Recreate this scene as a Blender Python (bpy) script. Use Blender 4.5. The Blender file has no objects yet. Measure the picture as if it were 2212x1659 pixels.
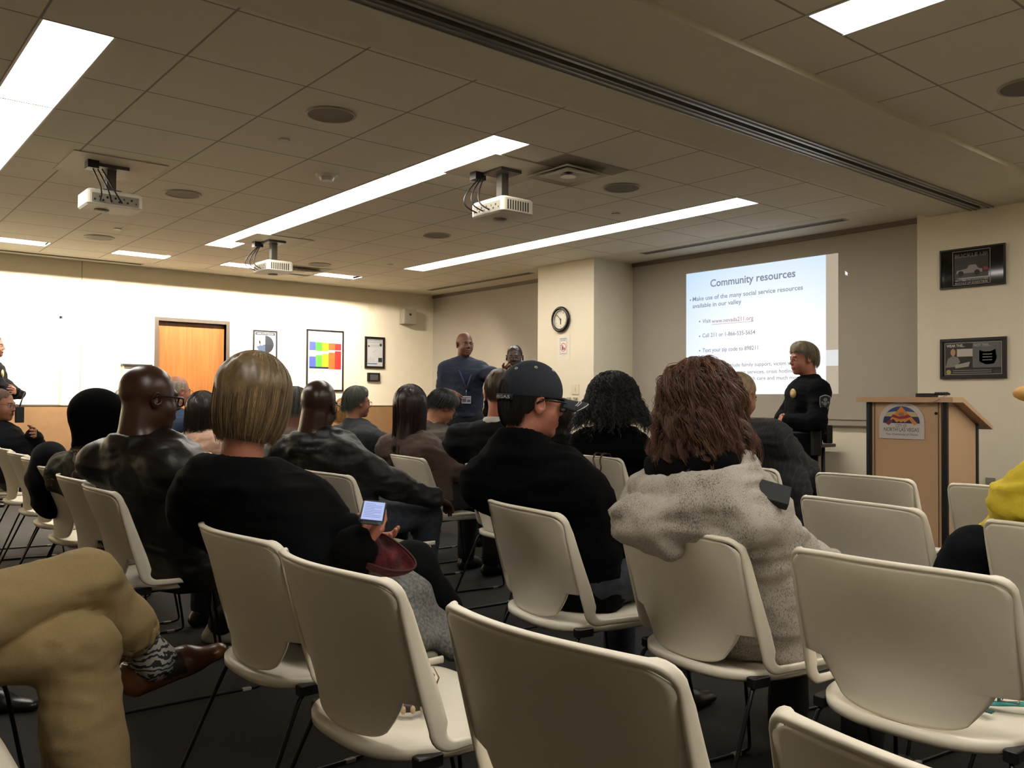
import bpy, math, random
import numpy as np
from mathutils import Vector, Matrix

S = bpy.context.scene
COL = S.collection
rng = np.random.default_rng(7)
random.seed(7)
PI = math.pi
def rad(a): return a * PI / 180

# ------------------------------------------------------------------ camera
IW, IH = 2212, 1659
CF, CYAW, CHOR, CROLL, CAMZ = 1849.76, 50.4407, 865.577, 0.32668, 1.135
CZ = 2.743                                        # ceiling height
_p = math.atan((CHOR - IH / 2) / CF); _y = rad(CYAW); _r = rad(CROLL)
_fw = np.array([math.cos(_y), math.sin(_y), 0.]); _rt = np.array([math.sin(_y), -math.cos(_y), 0.]); _up = np.array([0, 0, 1.])
CAMF = _fw * math.cos(_p) + _up * math.sin(_p)
_U = -_fw * math.sin(_p) + _up * math.cos(_p)
CAMR = _rt * math.cos(_r) + _U * math.sin(_r)
CAMU = -_rt * math.sin(_r) + _U * math.cos(_r)
cam_data = bpy.data.cameras.new('camera')
cam_data.sensor_width = 36; cam_data.sensor_fit = 'HORIZONTAL'
cam_data.lens = 36 * CF / IW; cam_data.clip_start = .05; cam_data.clip_end = 100
cam = bpy.data.objects.new('camera', cam_data); COL.objects.link(cam)
_m = Matrix(((CAMR[0], CAMU[0], -CAMF[0], 0), (CAMR[1], CAMU[1], -CAMF[1], 0), (CAMR[2], CAMU[2], -CAMF[2], CAMZ), (0, 0, 0, 1)))
cam.matrix_world = _m
S.camera = cam
def ray(x, y): return CAMR * (x - IW / 2) / CF + CAMU * (IH / 2 - y) / CF + CAMF
CAMP = np.array([0, 0, CAMZ])
def at_z(x, y, z): d = ray(x, y); return CAMP + d * (z - CAMZ) / d[2]
def at_X(x, y, X): d = ray(x, y); return CAMP + d * X / d[0]
def at_Y(x, y, Y): d = ray(x, y); return CAMP + d * Y / d[1]
def at_d(x, y, dep): return CAMP + ray(x, y) * dep

# ------------------------------------------------------------------ light and view
S.view_settings.view_transform = 'Standard'; S.view_settings.look = 'None'
S.view_settings.gamma = 1; S.view_settings.exposure = 0; S.view_settings.use_curve_mapping = False
w = bpy.data.worlds.new('world'); S.world = w; w.use_nodes = True
w.node_tree.nodes['Background'].inputs[0].default_value = (.5, .45, .38, 1)
w.node_tree.nodes['Background'].inputs[1].default_value = .02
TROFFER = 17.5       # luminous panels in the ceiling
WASHER = 2000.0       # tubes in the wall washers
SLIDE = 1.0

# ------------------------------------------------------------------ materials
def lin(c):
    if isinstance(c, str):
        c = tuple(int(c[i:i + 2], 16) for i in (0, 2, 4))
    return tuple(((v / 255) / 12.92 if v / 255 <= .04045 else ((v / 255 + .055) / 1.055) ** 2.4) for v in c)
MATS = {}
def mat(name, col=None, rough=.6, metal=0, noise=0, nscale=40, bump=0, bscale=200, emit=0, ecol=None, coat=0, stretch=None, sss=0, attr=False, spec=.5, sheen=0):
    if name in MATS: return MATS[name]
    m = bpy.data.materials.new(name); m.use_nodes = True
    nt = m.node_tree; N = nt.nodes; L = nt.links; b = N['Principled BSDF']
    c = lin(col) if col is not None else (.8, .8, .8)
    b.inputs['Base Color'].default_value = (*c, 1); b.inputs['Roughness'].default_value = rough
    b.inputs['Metallic'].default_value = metal; b.inputs['Specular IOR Level'].default_value = spec
    if coat: b.inputs['Coat Weight'].default_value = coat; b.inputs['Coat Roughness'].default_value = .2
    if sheen: b.inputs['Sheen Weight'].default_value = sheen
    if sss:
        b.inputs['Subsurface Weight'].default_value = sss; b.inputs['Subsurface Radius'].default_value = (.012, .005, .003)
        b.inputs['Subsurface Scale'].default_value = .6
    tc = N.new('ShaderNodeTexCoord'); mp = N.new('ShaderNodeMapping'); L.new(tc.outputs['Object'], mp.inputs[0])
    if stretch: mp.inputs['Scale'].default_value = stretch
    out = None
    if noise or True:
        n = N.new('ShaderNodeTexNoise'); n.inputs['Scale'].default_value = nscale; n.inputs['Detail'].default_value = 5
        L.new(mp.outputs[0], n.inputs['Vector'])
        mx = N.new('ShaderNodeMix'); mx.data_type = 'RGBA'
        mx.inputs[6].default_value = (*[v * (1 - noise) for v in c], 1); mx.inputs[7].default_value = (*[min(1, v * (1 + noise)) for v in c], 1)
        cr = N.new('ShaderNodeMapRange'); cr.inputs[1].default_value = .35; cr.inputs[2].default_value = .65
        L.new(n.outputs[0], cr.inputs[0]); L.new(cr.outputs[0], mx.inputs[0]); out = mx.outputs[2]
    if attr:
        a = N.new('ShaderNodeAttribute'); a.attribute_name = 'Col'
        m2 = N.new('ShaderNodeMix'); m2.data_type = 'RGBA'; m2.blend_type = 'MULTIPLY'; m2.inputs[0].default_value = 1
        L.new(out, m2.inputs[6]); L.new(a.outputs['Color'], m2.inputs[7]); out = m2.outputs[2]
    if out: L.new(out, b.inputs['Base Color'])
    if bump:
        n2 = N.new('ShaderNodeTexNoise'); n2.inputs['Scale'].default_value = bscale; n2.inputs['Detail'].default_value = 3
        L.new(mp.outputs[0], n2.inputs['Vector'])
        bp = N.new('ShaderNodeBump'); bp.inputs['Strength'].default_value = bump; bp.inputs['Distance'].default_value = .004
        L.new(n2.outputs[0], bp.inputs['Height']); L.new(bp.outputs[0], b.inputs['Normal'])
    if emit:
        b.inputs['Emission Color'].default_value = (*(lin(ecol) if ecol is not None else c), 1); b.inputs['Emission Strength'].default_value = emit
    MATS[name] = m
    return m

def mk_nodes(name):
    m = bpy.data.materials.new(name); m.use_nodes = True; MATS[name] = m
    return m, m.node_tree.nodes, m.node_tree.links, m.node_tree.nodes['Principled BSDF']

# ------------------------------------------------------------------ mesh helpers
class MB:
    """collects shapes, builds ONE mesh object"""
    def __init__(s): s.v = []; s.f = []; s.m = []; s.n = 0; s.sm = []; s.cols = []
    def add(s, V, F, mi=0, smooth=False, col=None):
        V = np.asarray(V, float).reshape(-1, 3)
        s.v.append(V); s.f += [tuple(int(i) + s.n for i in f) for f in F]; s.m += [mi] * len(F); s.sm += [smooth] * len(F)
        s.cols.append(np.full(len(V), 1.0) if col is None else np.broadcast_to(np.asarray(col, float), (len(V),)))
        s.n += len(V); return s
    def box(s, x0, x1, y0, y1, z0, z1, mi=0, M=None):
        V = np.array([(x, y, z) for x in (x0, x1) for y in (y0, y1) for z in (z0, z1)], float)
        if M is not None: V = (np.array(M)[:3, :3] @ V.T).T + np.array(M)[:3, 3]
        return s.add(V, [(0, 1, 3, 2), (4, 6, 7, 5), (0, 4, 5, 1), (2, 3, 7, 6), (0, 2, 6, 4), (1, 5, 7, 3)], mi)
    def rbox(s, x0, x1, y0, y1, z0, z1, r=.01, mi=0, M=None, seg=3):
        """box with rounded vertical edges and chamfered top/bottom"""
        pts = []
        for cx, cy, a0 in ((x1 - r, y1 - r, 0), (x0 + r, y1 - r, 90), (x0 + r, y0 + r, 180), (x1 - r, y0 + r, 270)):
            for k in range(seg + 1):
                a = rad(a0 + 90 * k / seg); pts.append((cx + r * math.cos(a), cy + r * math.sin(a)))
        n = len(pts); cx = (x0 + x1) / 2; cy = (y0 + y1) / 2; c = r * .4
        V = []
        for z, q in ((z0, c), (z0 + c, 0), (z1 - c, 0), (z1, c)):
            for (x, y) in pts:
                V.append((x - q * np.sign(x - cx), y - q * np.sign(y - cy), z))
        F = [tuple(range(n - 1, -1, -1)), tuple(range(3 * n, 4 * n))]
        for l in range(3):
            for i in range(n): F.append((l * n + i, l * n + (i + 1) % n, (l + 1) * n + (i + 1) % n, (l + 1) * n + i))
        V = np.array(V, float)
        if M is not None: V = (np.array(M)[:3, :3] @ V.T).T + np.array(M)[:3, 3]
        return s.add(V, F, mi)
    def tube(s, P, r, n=8, mi=0, cap=True, smooth=True, col=None, closed=False):
        P = np.asarray(P, float); K = len(P); R = np.broadcast_to(np.asarray(r, float), (K,))
        T = np.gradient(P, axis=0)
        if closed: T = np.roll(P, -1, 0) - np.roll(P, 1, 0)
        T /= np.linalg.norm(T, axis=1)[:, None] + 1e-12
        ref = np.array([0, 0, 1.]) if abs(T[0][2]) < .9 else np.array([1., 0, 0])
        V = []; u = np.cross(T[0], ref); u /= np.linalg.norm(u)
        for i in range(K):
            u = u - T[i] * (u @ T[i]); u /= np.linalg.norm(u) + 1e-12; v = np.cross(T[i], u)
            for k in range(n):
                a = 2 * PI * k / n; V.append(P[i] + R[i] * (math.cos(a) * u + math.sin(a) * v))
        F = []
        for i in range(K if closed else K - 1):
            j = (i + 1) % K
            for k in range(n): F.append((i * n + k, i * n + (k + 1) % n, j * n + (k + 1) % n, j * n + k))
        if cap and not closed: F.append(tuple(range(n - 1, -1, -1))); F.append(tuple((K - 1) * n + k for k in range(n)))
        return s.add(V, F, mi, smooth, col)
    def disc(s, c, r, axis='z', n=32, h=.002, mi=0, r2=None):
        r2 = r if r2 is None else r2
        a = np.linspace(0, 2 * PI, n, endpoint=False); ca, sa = np.cos(a), np.sin(a); z = np.zeros(n)
        def ring(rr, o):
            return {'z': np.stack([rr * ca, rr * sa, z + o], 1), 'x': np.stack([z + o, rr * ca, rr * sa], 1), 'y': np.stack([rr * ca, z + o, rr * sa], 1)}[axis]
        V = np.concatenate([ring(r, -h / 2), ring(r2, h / 2)]) + np.array(c)
        F = [tuple(range(n - 1, -1, -1)), tuple(range(n, 2 * n))] + [(i, (i + 1) % n, n + (i + 1) % n, n + i) for i in range(n)]
        return s.add(V, F, mi)
    def ell(s, c, r, mi=0, nu=16, nv=10, M=None):
        V = []; F = []
        for j in range(nv + 1):
            t = PI * j / nv
            for i in range(nu):
                a = 2 * PI * i / nu; V.append((r[0] * math.sin(t) * math.cos(a), r[1] * math.sin(t) * math.sin(a), r[2] * math.cos(t)))
        for j in range(nv):
            for i in range(nu): F.append((j * nu + i, (j + 1) * nu + i, (j + 1) * nu + (i + 1) % nu, j * nu + (i + 1) % nu))
        V = np.array(V)
        if M is not None: V = (np.array(M)[:3, :3] @ V.T).T
        return s.add(V + np.array(c), F, mi, True)
    def prism(s, poly, d, axis, o, mi=0):
        """poly (a,b) extruded from o to o+d along axis; axis x:(y,z) y:(x,z) z:(x,y)"""
        n = len(poly); V = []
        for q in (o, o + d):
            for a, b in poly: V.append({'x': (q, a, b), 'y': (a, q, b), 'z': (a, b, q)}[axis])
        F = [tuple(range(n)), tuple(range(2 * n - 1, n - 1, -1))] + [(i, n + i, n + (i + 1) % n, (i + 1) % n) for i in range(n)]
        return s.add(V, F, mi)
    def sheet(s, P, t, mi=0, smooth=True, nrm=None):
        """grid surface P[nu,nv,3] given thickness t (closed)"""
        nu, nv = P.shape[:2]
        du = np.gradient(P, axis=0); dv = np.gradient(P, axis=1)
        n = np.cross(du, dv); n /= np.linalg.norm(n, axis=2)[..., None] + 1e-12
        if nrm is not None: n = nrm
        A = P + n * t / 2; B = P - n * t / 2
        V = np.concatenate([A.reshape(-1, 3), B.reshape(-1, 3)]); o = nu * nv; F = []
        for i in range(nu - 1):
            for j in range(nv - 1):
                a = i * nv + j; F.append((a, a + nv, a + nv + 1, a + 1)); F.append((o + a, o + a + 1, o + a + nv + 1, o + a + nv))
        for i in range(nu - 1):
            a = i * nv; F.append((a, o + a, o + a + nv, a + nv)); a = i * nv + nv - 1; F.append((a, a + nv, o + a + nv, o + a))
        for j in range(nv - 1):
            a = j; F.append((a, a + 1, o + a + 1, o + a)); a = (nu - 1) * nv + j; F.append((a, o + a, o + a + 1, a + 1))
        return s.add(V, F, mi, smooth)
    def build(s, name, mats, parent=None, loc=None, cols=False):
        V = np.concatenate(s.v) if s.v else np.zeros((0, 3))
        me = bpy.data.meshes.new(name); me.from_pydata(V.tolist(), [], s.f)
        if not isinstance(mats, (list, tuple)): mats = [mats]
        for m in mats: me.materials.append(m)
        me.polygons.foreach_set('material_index', s.m); me.polygons.foreach_set('use_smooth', s.sm)
        if cols:
            a = me.color_attributes.new('Col', 'FLOAT_COLOR', 'POINT'); c = np.concatenate(s.cols)
            a.data.foreach_set('color', np.stack([c, c, c, np.ones_like(c)], 1).ravel())
        me.update()
        o = bpy.data.objects.new(name, me); COL.objects.link(o)
        if parent is not None: o.parent = parent
        if loc is not None: o.location = loc
        return o

def tag(o, label=None, cat=None, group=None, kind=None):
    if label: o['label'] = label
    if cat: o['category'] = cat
    if group: o['group'] = group
    if kind: o['kind'] = kind
    return o
def empty(name, loc=(0, 0, 0), rz=0, label=None, cat=None, group=None):
    o = bpy.data.objects.new(name, None); o.empty_display_size = .1; COL.objects.link(o)
    o.location = tuple(float(v) for v in loc); o.rotation_euler = (0, 0, rz); return tag(o, label, cat, group)
def struct(name, mb, m, parent=None):
    o = mb.build(name, m, parent)
    if parent is None: o['kind'] = 'structure'
    return o
def copy_tree(o, parent=None):
    c = o.copy(); COL.objects.link(c)
    if parent is not None: c.parent = parent
    for ch in list(o.children): copy_tree(ch, c)
    return c

# text laid on a plane: origin point, unit right vector, unit up vector; fitted to width (and height)
def text_mesh(txt, bold=0.0):
    cu = bpy.data.curves.new('t', 'FONT'); cu.body = txt; cu.offset = bold; cu.resolution_u = 3
    ob = bpy.data.objects.new('t', cu); COL.objects.link(ob)
    dg = bpy.context.evaluated_depsgraph_get(); me = bpy.data.meshes.new_from_object(ob.evaluated_get(dg))
    V = np.array([v.co[:] for v in me.vertices]).reshape(-1, 3); F = [tuple(p.vertices) for p in me.polygons]
    bpy.data.objects.remove(ob); bpy.data.curves.remove(cu); bpy.data.meshes.remove(me)
    return V, F
def put_text(mb, txt, org, right, up, width, height=None, bold=0.0, mi=0, center=False, lift=.0015, shear=0):
    V, F = text_mesh(txt, bold)
    if len(V) == 0: return
    x0, x1 = V[:, 0].min(), V[:, 0].max(); y0 = 0.0; cap = .70
    sx = width / (x1 - x0); sy = (height / cap) if height else sx
    right = np.array(right, float); up = np.array(up, float); nrm = np.cross(right, up); org = np.array(org, float)
    X = (V[:, 0] - x0) * sx; Y = V[:, 1] * sy; X = X + Y * shear
    if center: X = X - width / 2
    W = org + X[:, None] * right + Y[:, None] * up + nrm * lift
    mb.add(W, F, mi)

# ------------------------------------------------------------------ implicit surfaces
def smin(a, b, k):
    if k <= 0: return np.minimum(a, b)
    h = np.maximum(k - np.abs(a - b), 0) / k
    return np.minimum(a, b) - h * h * k * .25
def smax(a, b, k): return -smin(-a, -b, k)
def axis(lo, hi, h, fine=()):
    """coordinates from lo to hi with step h, finer inside the given (lo, hi, h) ranges"""
    out = [lo]; x = lo
    while x < hi:
        st = h
        for a, b, hf in fine:
            if x > a - 1e-9 and x < b: st = min(st, hf)
            elif x <= a - 1e-9 and x + st > a: st = min(st, max(hf, a - x))
        x += st; out.append(x)
    return np.array(out)
class Grid:
    def __init__(s, xs, ys, zs): s.ax = (xs, ys, zs); s.F = np.full((len(xs), len(ys), len(zs)), .3, np.float32)
    def _ap(s, fn, lo, hi, m, comb):
        sl = []
        for i in range(3):
            a = np.searchsorted(s.ax[i], lo[i] - m); b = np.searchsorted(s.ax[i], hi[i] + m)
            if b <= a: return
            sl.append(slice(a, b))
        X = s.ax[0][sl[0]][:, None, None]; Y = s.ax[1][sl[1]][None, :, None]; Z = s.ax[2][sl[2]][None, None, :]
        d = fn(X, Y, Z); F = s.F[tuple(sl)]; s.F[tuple(sl)] = comb(F, d)
    def cone(s, a, b, ra, rb=None, k=.03, flat=None, sub=False):
        a = np.array(a, float); b = np.array(b, float); rb = ra if rb is None else rb
        ab = b - a; L2 = ab @ ab + 1e-12; R = max(ra, rb)
        def fn(X, Y, Z):
            t = np.clip(((X - a[0]) * ab[0] + (Y - a[1]) * ab[1] + (Z - a[2]) * ab[2]) / L2, 0, 1)
            dx = X - a[0] - t * ab[0]; dy = Y - a[1] - t * ab[1]; dz = Z - a[2] - t * ab[2]
            q = dx * dx + dy * dy + dz * dz
            if flat is not None:
                ax, f = flat; w_ = dx * ax[0] + dy * ax[1] + dz * ax[2]; q = q + w_ * w_ * (f * f - 1)
            return np.sqrt(q) - (ra + (rb - ra) * t)
        s._ap(fn, np.minimum(a, b) - R, np.maximum(a, b) + R, k + .03, (lambda F, d: smax(F, -d, k)) if sub else (lambda F, d: smin(F, d, k)))
    def ell(s, c, r, R=None, k=.02, sub=False):
        c = np.array(c, float); r = np.array(r, float); R = np.eye(3) if R is None else R   # R columns: local axes in the frame
        ext = np.sqrt(((R * r) ** 2).sum(1))
        def fn(X, Y, Z):
            dx, dy, dz = X - c[0], Y - c[1], Z - c[2]
            l = [(dx * R[0, i] + dy * R[1, i] + dz * R[2, i]) for i in range(3)]
            k0 = np.sqrt(sum((l[i] / r[i]) ** 2 for i in range(3))); k1 = np.sqrt(sum((l[i] / r[i] ** 2) ** 2 for i in range(3))) + 1e-9
            return k0 * (k0 - 1) / k1
        s._ap(fn, c - ext, c + ext, k + .03, (lambda F, d: smax(F, -d, k)) if sub else (lambda F, d: smin(F, d, k)))
    def torus(s, c, R0, r, R=None, k=.02, sy=1.0, rz=1.0):
        """ring about local z, radius R0 (sy stretches local y), tube r (rz stretches tube height)"""
        c = np.array(c, float); R = np.eye(3) if R is None else R; e = R0 * max(1, sy) + r * max(1, rz)
        def fn(X, Y, Z):
            dx, dy, dz = X - c[0], Y - c[1], Z - c[2]
            l = [(dx * R[0, i] + dy * R[1, i] + dz * R[2, i]) for i in range(3)]
            q = np.sqrt(l[0] ** 2 + (l[1] / sy) ** 2) - R0
            return np.sqrt(q * q + (l[2] / rz) ** 2) - r
        s._ap(fn, c - e, c + e, k + .03, lambda F, d: smin(F, d, k))
    def clip(s, p, n, k=.01):
        """remove everything on the side the normal points to"""
        n = np.array(n, float); n /= np.linalg.norm(n); p = np.array(p, float)
        X = s.ax[0][:, None, None]; Y = s.ax[1][None, :, None]; Z = s.ax[2][None, None, :]
        s.F = smax(s.F, (X - p[0]) * n[0] + (Y - p[1]) * n[1] + (Z - p[2]) * n[2], k)
    def func(s, fn):
        X = s.ax[0][:, None, None]; Y = s.ax[1][None, :, None]; Z = s.ax[2][None, None, :]
        s.F = fn(s.F, X, Y, Z)
    def mesh(s):
        F = s.F.astype(np.float32); nx, ny, nz = F.shape; ins = F < 0
        cx, cy, cz = nx - 1, ny - 1, nz - 1
        c = [ins[i:i + cx, j:j + cy, k:k + cz] for i in (0, 1) for j in (0, 1) for k in (0, 1)]
        cnt = sum(a.astype(np.int8) for a in c); act = (cnt > 0) & (cnt < 8)
        idx = np.full(act.shape, -1, np.int64); I = np.argwhere(act); idx[act] = np.arange(len(I))
        acc = np.zeros((len(I), 3)); num = np.zeros(len(I))
        axs = s.ax
        corners = [(i, j, k) for i in (0, 1) for j in (0, 1) for k in (0, 1)]
        for a in corners:
            for d in range(3):
                if a[d] == 1: continue
                b = list(a); b[d] = 1
                A = I + np.array(a); B = I + np.array(b)
                fa = F[A[:, 0], A[:, 1], A[:, 2]]; fb = F[B[:, 0], B[:, 1], B[:, 2]]
                m = (fa < 0) != (fb < 0); t = fa / np.where(np.abs(fa - fb) < 1e-12, 1, fa - fb)
                pa = np.stack([axs[q][A[:, q]] for q in range(3)], 1); pb = np.stack([axs[q][B[:, q]] for q in range(3)], 1)
                p = pa + (pb - pa) * t[:, None]; acc[m] += p[m]; num[m] += 1
        V = acc / np.maximum(num, 1)[:, None]
        faces = []
        for d in range(3):
            sl0 = [slice(None)] * 3; sl1 = [slice(None)] * 3
            sl0[d] = slice(0, -1); sl1[d] = slice(1, None)
            e = ins[tuple(sl0)] != ins[tuple(sl1)]; E = np.argwhere(e)
            o = [q for q in range(3) if q != d]
            ok = (E[:, o[0]] > 0) & (E[:, o[1]] > 0) & (E[:, o[0]] < F.shape[o[0]] - 1) & (E[:, o[1]] < F.shape[o[1]] - 1); E = E[ok]
            q = []
            for u, v in ((0, 0), (-1, 0), (-1, -1), (0, -1)):
                G = E.copy(); G[:, o[0]] += u; G[:, o[1]] += v; q.append(idx[G[:, 0], G[:, 1], G[:, 2]])
            q = np.stack(q, 1); fl = ins[E[:, 0], E[:, 1], E[:, 2]]
            if d == 1: fl = ~fl
            q[~fl] = q[~fl][:, ::-1]; faces.append(q)
        return V, np.concatenate(faces) if faces else np.zeros((0, 4), int)
_NL = rng.random((32, 32, 32)).astype(np.float32)
def vnoise(P):
    f = np.floor(P).astype(int); t = P - f; t = t * t * (3 - 2 * t); out = 0
    for i in (0, 1):
        for j in (0, 1):
            for k in (0, 1):
                w_ = (t[:, 0] if i else 1 - t[:, 0]) * (t[:, 1] if j else 1 - t[:, 1]) * (t[:, 2] if k else 1 - t[:, 2])
                out = out + w_ * _NL[(f[:, 0] + i) % 32, (f[:, 1] + j) % 32, (f[:, 2] + k) % 32]
    return out * 2 - 1
def vnormals(V, Q):
    n = np.cross(V[Q[:, 2]] - V[Q[:, 0]], V[Q[:, 3]] - V[Q[:, 1]]); N = np.zeros_like(V)
    for i in range(4): np.add.at(N, Q[:, i], n)
    return N / (np.linalg.norm(N, axis=1)[:, None] + 1e-12)
def folds(V, Q, amp, seed=0, sc=(5, 5, 9)):
    """cloth folds: ridged warped noise pushed along the normals"""
    N = vnormals(V, Q); o = np.array([seed * 3.7, seed * 1.3, seed * 2.1])
    wv = np.stack([vnoise(V * 4 + o + 5), vnoise(V * 4 + o + 9), vnoise(V * 4 + o + 13)], 1)
    a = vnoise((V + wv * .05) * np.array(sc) * 1.0 + o); b = vnoise((V + wv * .03) * np.array(sc) * 2.3 + o + 7)
    d = amp * ((1 - 2.2 * np.abs(a)) * .8 + (1 - 2 * np.abs(b)) * .4)
    return V + N * d[:, None]

# ------------------------------------------------------------------ people
def mesh_np(name, V, Q, mats, parent=None, midx=None, smooth=True, cols=None):
    me = bpy.data.meshes.new(name); V = np.asarray(V, np.float32); Q = np.asarray(Q, np.int32); k = Q.shape[1] if len(Q) else 4
    me.vertices.add(len(V)); me.vertices.foreach_set('co', V.ravel())
    me.loops.add(Q.size); me.loops.foreach_set('vertex_index', Q.ravel())
    me.polygons.add(len(Q)); me.polygons.foreach_set('loop_start', np.arange(0, Q.size, k, dtype=np.int32)); me.polygons.foreach_set('loop_total', np.full(len(Q), k, np.int32))
    if not isinstance(mats, (list, tuple)): mats = [mats]
    for m in mats: me.materials.append(m)
    if midx is not None: me.polygons.foreach_set('material_index', np.asarray(midx, np.int32))
    me.polygons.foreach_set('use_smooth', np.full(len(Q), smooth))
    me.update(calc_edges=True)
    if cols is not None:
        a = me.color_attributes.new('Col', 'FLOAT_COLOR', 'POINT'); a.data.foreach_set('color', np.stack([cols, cols, cols, np.ones_like(cols)], 1).astype(np.float32).ravel())
    me.validate()
    o = bpy.data.objects.new(name, me); COL.objects.link(o)
    if parent is not None: o.parent = parent
    return o
def rotz(a): a = rad(a); return np.array([[math.cos(a), -math.sin(a), 0], [math.sin(a), math.cos(a), 0], [0, 0, 1.]])
def roty(a): a = rad(a); return np.array([[math.cos(a), 0, math.sin(a)], [0, 1, 0], [-math.sin(a), 0, math.cos(a)]])
def rotx(a): a = rad(a); return np.array([[1, 0, 0], [0, math.cos(a), -math.sin(a)], [0, math.sin(a), math.cos(a)]])
def unit(v): v = np.asarray(v, float); return v / (np.linalg.norm(v) + 1e-12)
def ik(a, b, l1, l2, pole):
    """elbow or knee between a and b, bent towards pole"""
    a = np.array(a, float); b = np.array(b, float); d = b - a; D = np.linalg.norm(d); D2 = min(D, (l1 + l2) * .995); u = d / D
    b = a + u * D2; x = (l1 * l1 - l2 * l2 + D2 * D2) / (2 * D2); h = math.sqrt(max(l1 * l1 - x * x, 0))
    p = np.array(pole, float); p = p - u * (p @ u); return a + u * x + unit(p) * h, b

def head_field(G, H, R, s=1.0, fat=1.0, ears=True, detail=True, mouth=0):
    h = lambda x, y, z: H + R @ (np.array([x, y, z]) * s)
    E = lambda x, y, z, a, b, c, k=.02, sub=False: G.ell(h(x, y, z), np.array([a, b, c]) * s, R, k, sub)
    E(-.014, 0, .030, .096, .076, .090)                                  # skull
    E(.030, 0, -.035, .062, .060 * fat, .078, .03)                        # face
    E(.012, 0, -.070, .060, .052 * fat, .040, .03)                        # jaw
    E(.068, 0, -.097, .018, .022, .017, .025)                            # chin
    for y in (-1, 1): E(.050, y * .036 * fat, -.038, .030, .026, .028, .02)   # cheeks
    if detail:
        G.cone(h(.080, -.030, .018), h(.080, .030, .018), .010 * s, k=.015)
        for y in (-1, 1): G.ell(h(.094, y * .030, -.003), np.array([.018, .017, .011]) * s, R, .012, True)
        G.cone(h(.086, 0, .008), h(.104, 0, -.028), .007 * s, .0105 * s, k=.010)
        for y in (-1, 1): G.ell(h(.094, y * .011, -.033), np.array([.010, .007, .007]) * s, R, .006)
        for y in (-1, 1): G.ell(h(.074, y * .031, -.004), np.array([.0135, .0135, .0125]) * s, R, .002)
        for y in (-1, 1): G.cone(h(.0865, y * .020, .0055), h(.083, y * .043, .004), .0035 * s, k=.004)   # upper lids
        G.cone(h(.088, -.019, -.060), h(.088, .019, -.060), .0055 * s, k=.005)
        G.cone(h(.087, -.016, -.070 - mouth), h(.087, .016, -.070 - mouth), .0065 * s, k=.005)
        G.cone(h(.100, -.016, -.0650 - mouth * .5), h(.100, .016, -.0650 - mouth * .5), (.003 + mouth * .4) * s, k=.004, sub=True)
    if ears:
        for y in (-1, 1):
            Re = R @ rotz(y * 22) @ rotx(y * -8)
            G.ell(h(-.006, y * .081 * (1 + (fat - 1) * .5), -.008), np.array([.019, .008, .033]) * s, Re, .006)
            G.ell(h(-.002, y * .088, -.003), np.array([.010, .006, .018]) * s, Re, .006, True)

def hand_field(W, f, n, side, h=.0045, curl=.35, curls=None, s=1.0, thumb=.3, spread=1.0):
    """palm, four jointed fingers and a thumb; f finger direction, n palm normal (out of the palm)"""
    f = unit(f); n = unit(np.asarray(n, float) - f * (np.asarray(n, float) @ f)); l = np.cross(n, f) * (1 if side > 0 else -1)
    c = W + f * .09 * s; lo = c - .13 * s; hi = c + .13 * s
    G = Grid(*[np.arange(lo[i], hi[i], h) for i in range(3)])
    p = lambda a, b, d: W + (f * a + l * b + n * d) * s
    G.cone(p(-.03, 0, 0), p(.02, 0, 0), .026 * s, .027 * s, k=.02, flat=(n, 1.3))
    for b in (-.026, -.009, .009, .026): G.cone(p(.012, b * .7, 0), p(.085, b, -.002), .0155 * s, .0125 * s, k=.014, flat=(n, 1.15))
    G.cone(p(.02, .022, .008), p(.055, .036, .010), .017 * s, .012 * s, k=.015)
    if curls is None: curls = [curl * q for q in (.85, 1, 1.1, 1.15)]
    for b, L, r, q, sp in ((.0275, .072, .0088, curls[0], .08), (.0095, .080, .0090, curls[1], .02), (-.0095, .074, .0086, curls[2], -.04), (-.027, .058, .0078, curls[3], -.12)):
        pos = p(.083, b, -.002); ang = 0
        for L_, da, r0, r1 in ((L * .45, 55 * q, r, r * .95), (L * .32, 75 * q, r * .95, r * .88), (L * .25, 50 * q, r * .88, r * .74)):
            ang += da; d = f * math.cos(rad(ang)) + n * math.sin(rad(ang)) + l * sp * spread
            nx = pos + unit(d) * L_ * s; G.cone(pos, nx, r0 * s, r1 * s, k=.0035); pos = nx
    a = p(.030, .030, .008); b = a + unit(f * .75 + l * .75 + n * (.25 + thumb)) * .038 * s; c2 = b + unit(f * .9 + l * (.35 - thumb) + n * (.2 + thumb)) * .032 * s
    G.cone(a, b, .0125 * s, .0105 * s, k=.010); G.cone(b, c2, .0103 * s, .0085 * s, k=.004)
    return G

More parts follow.
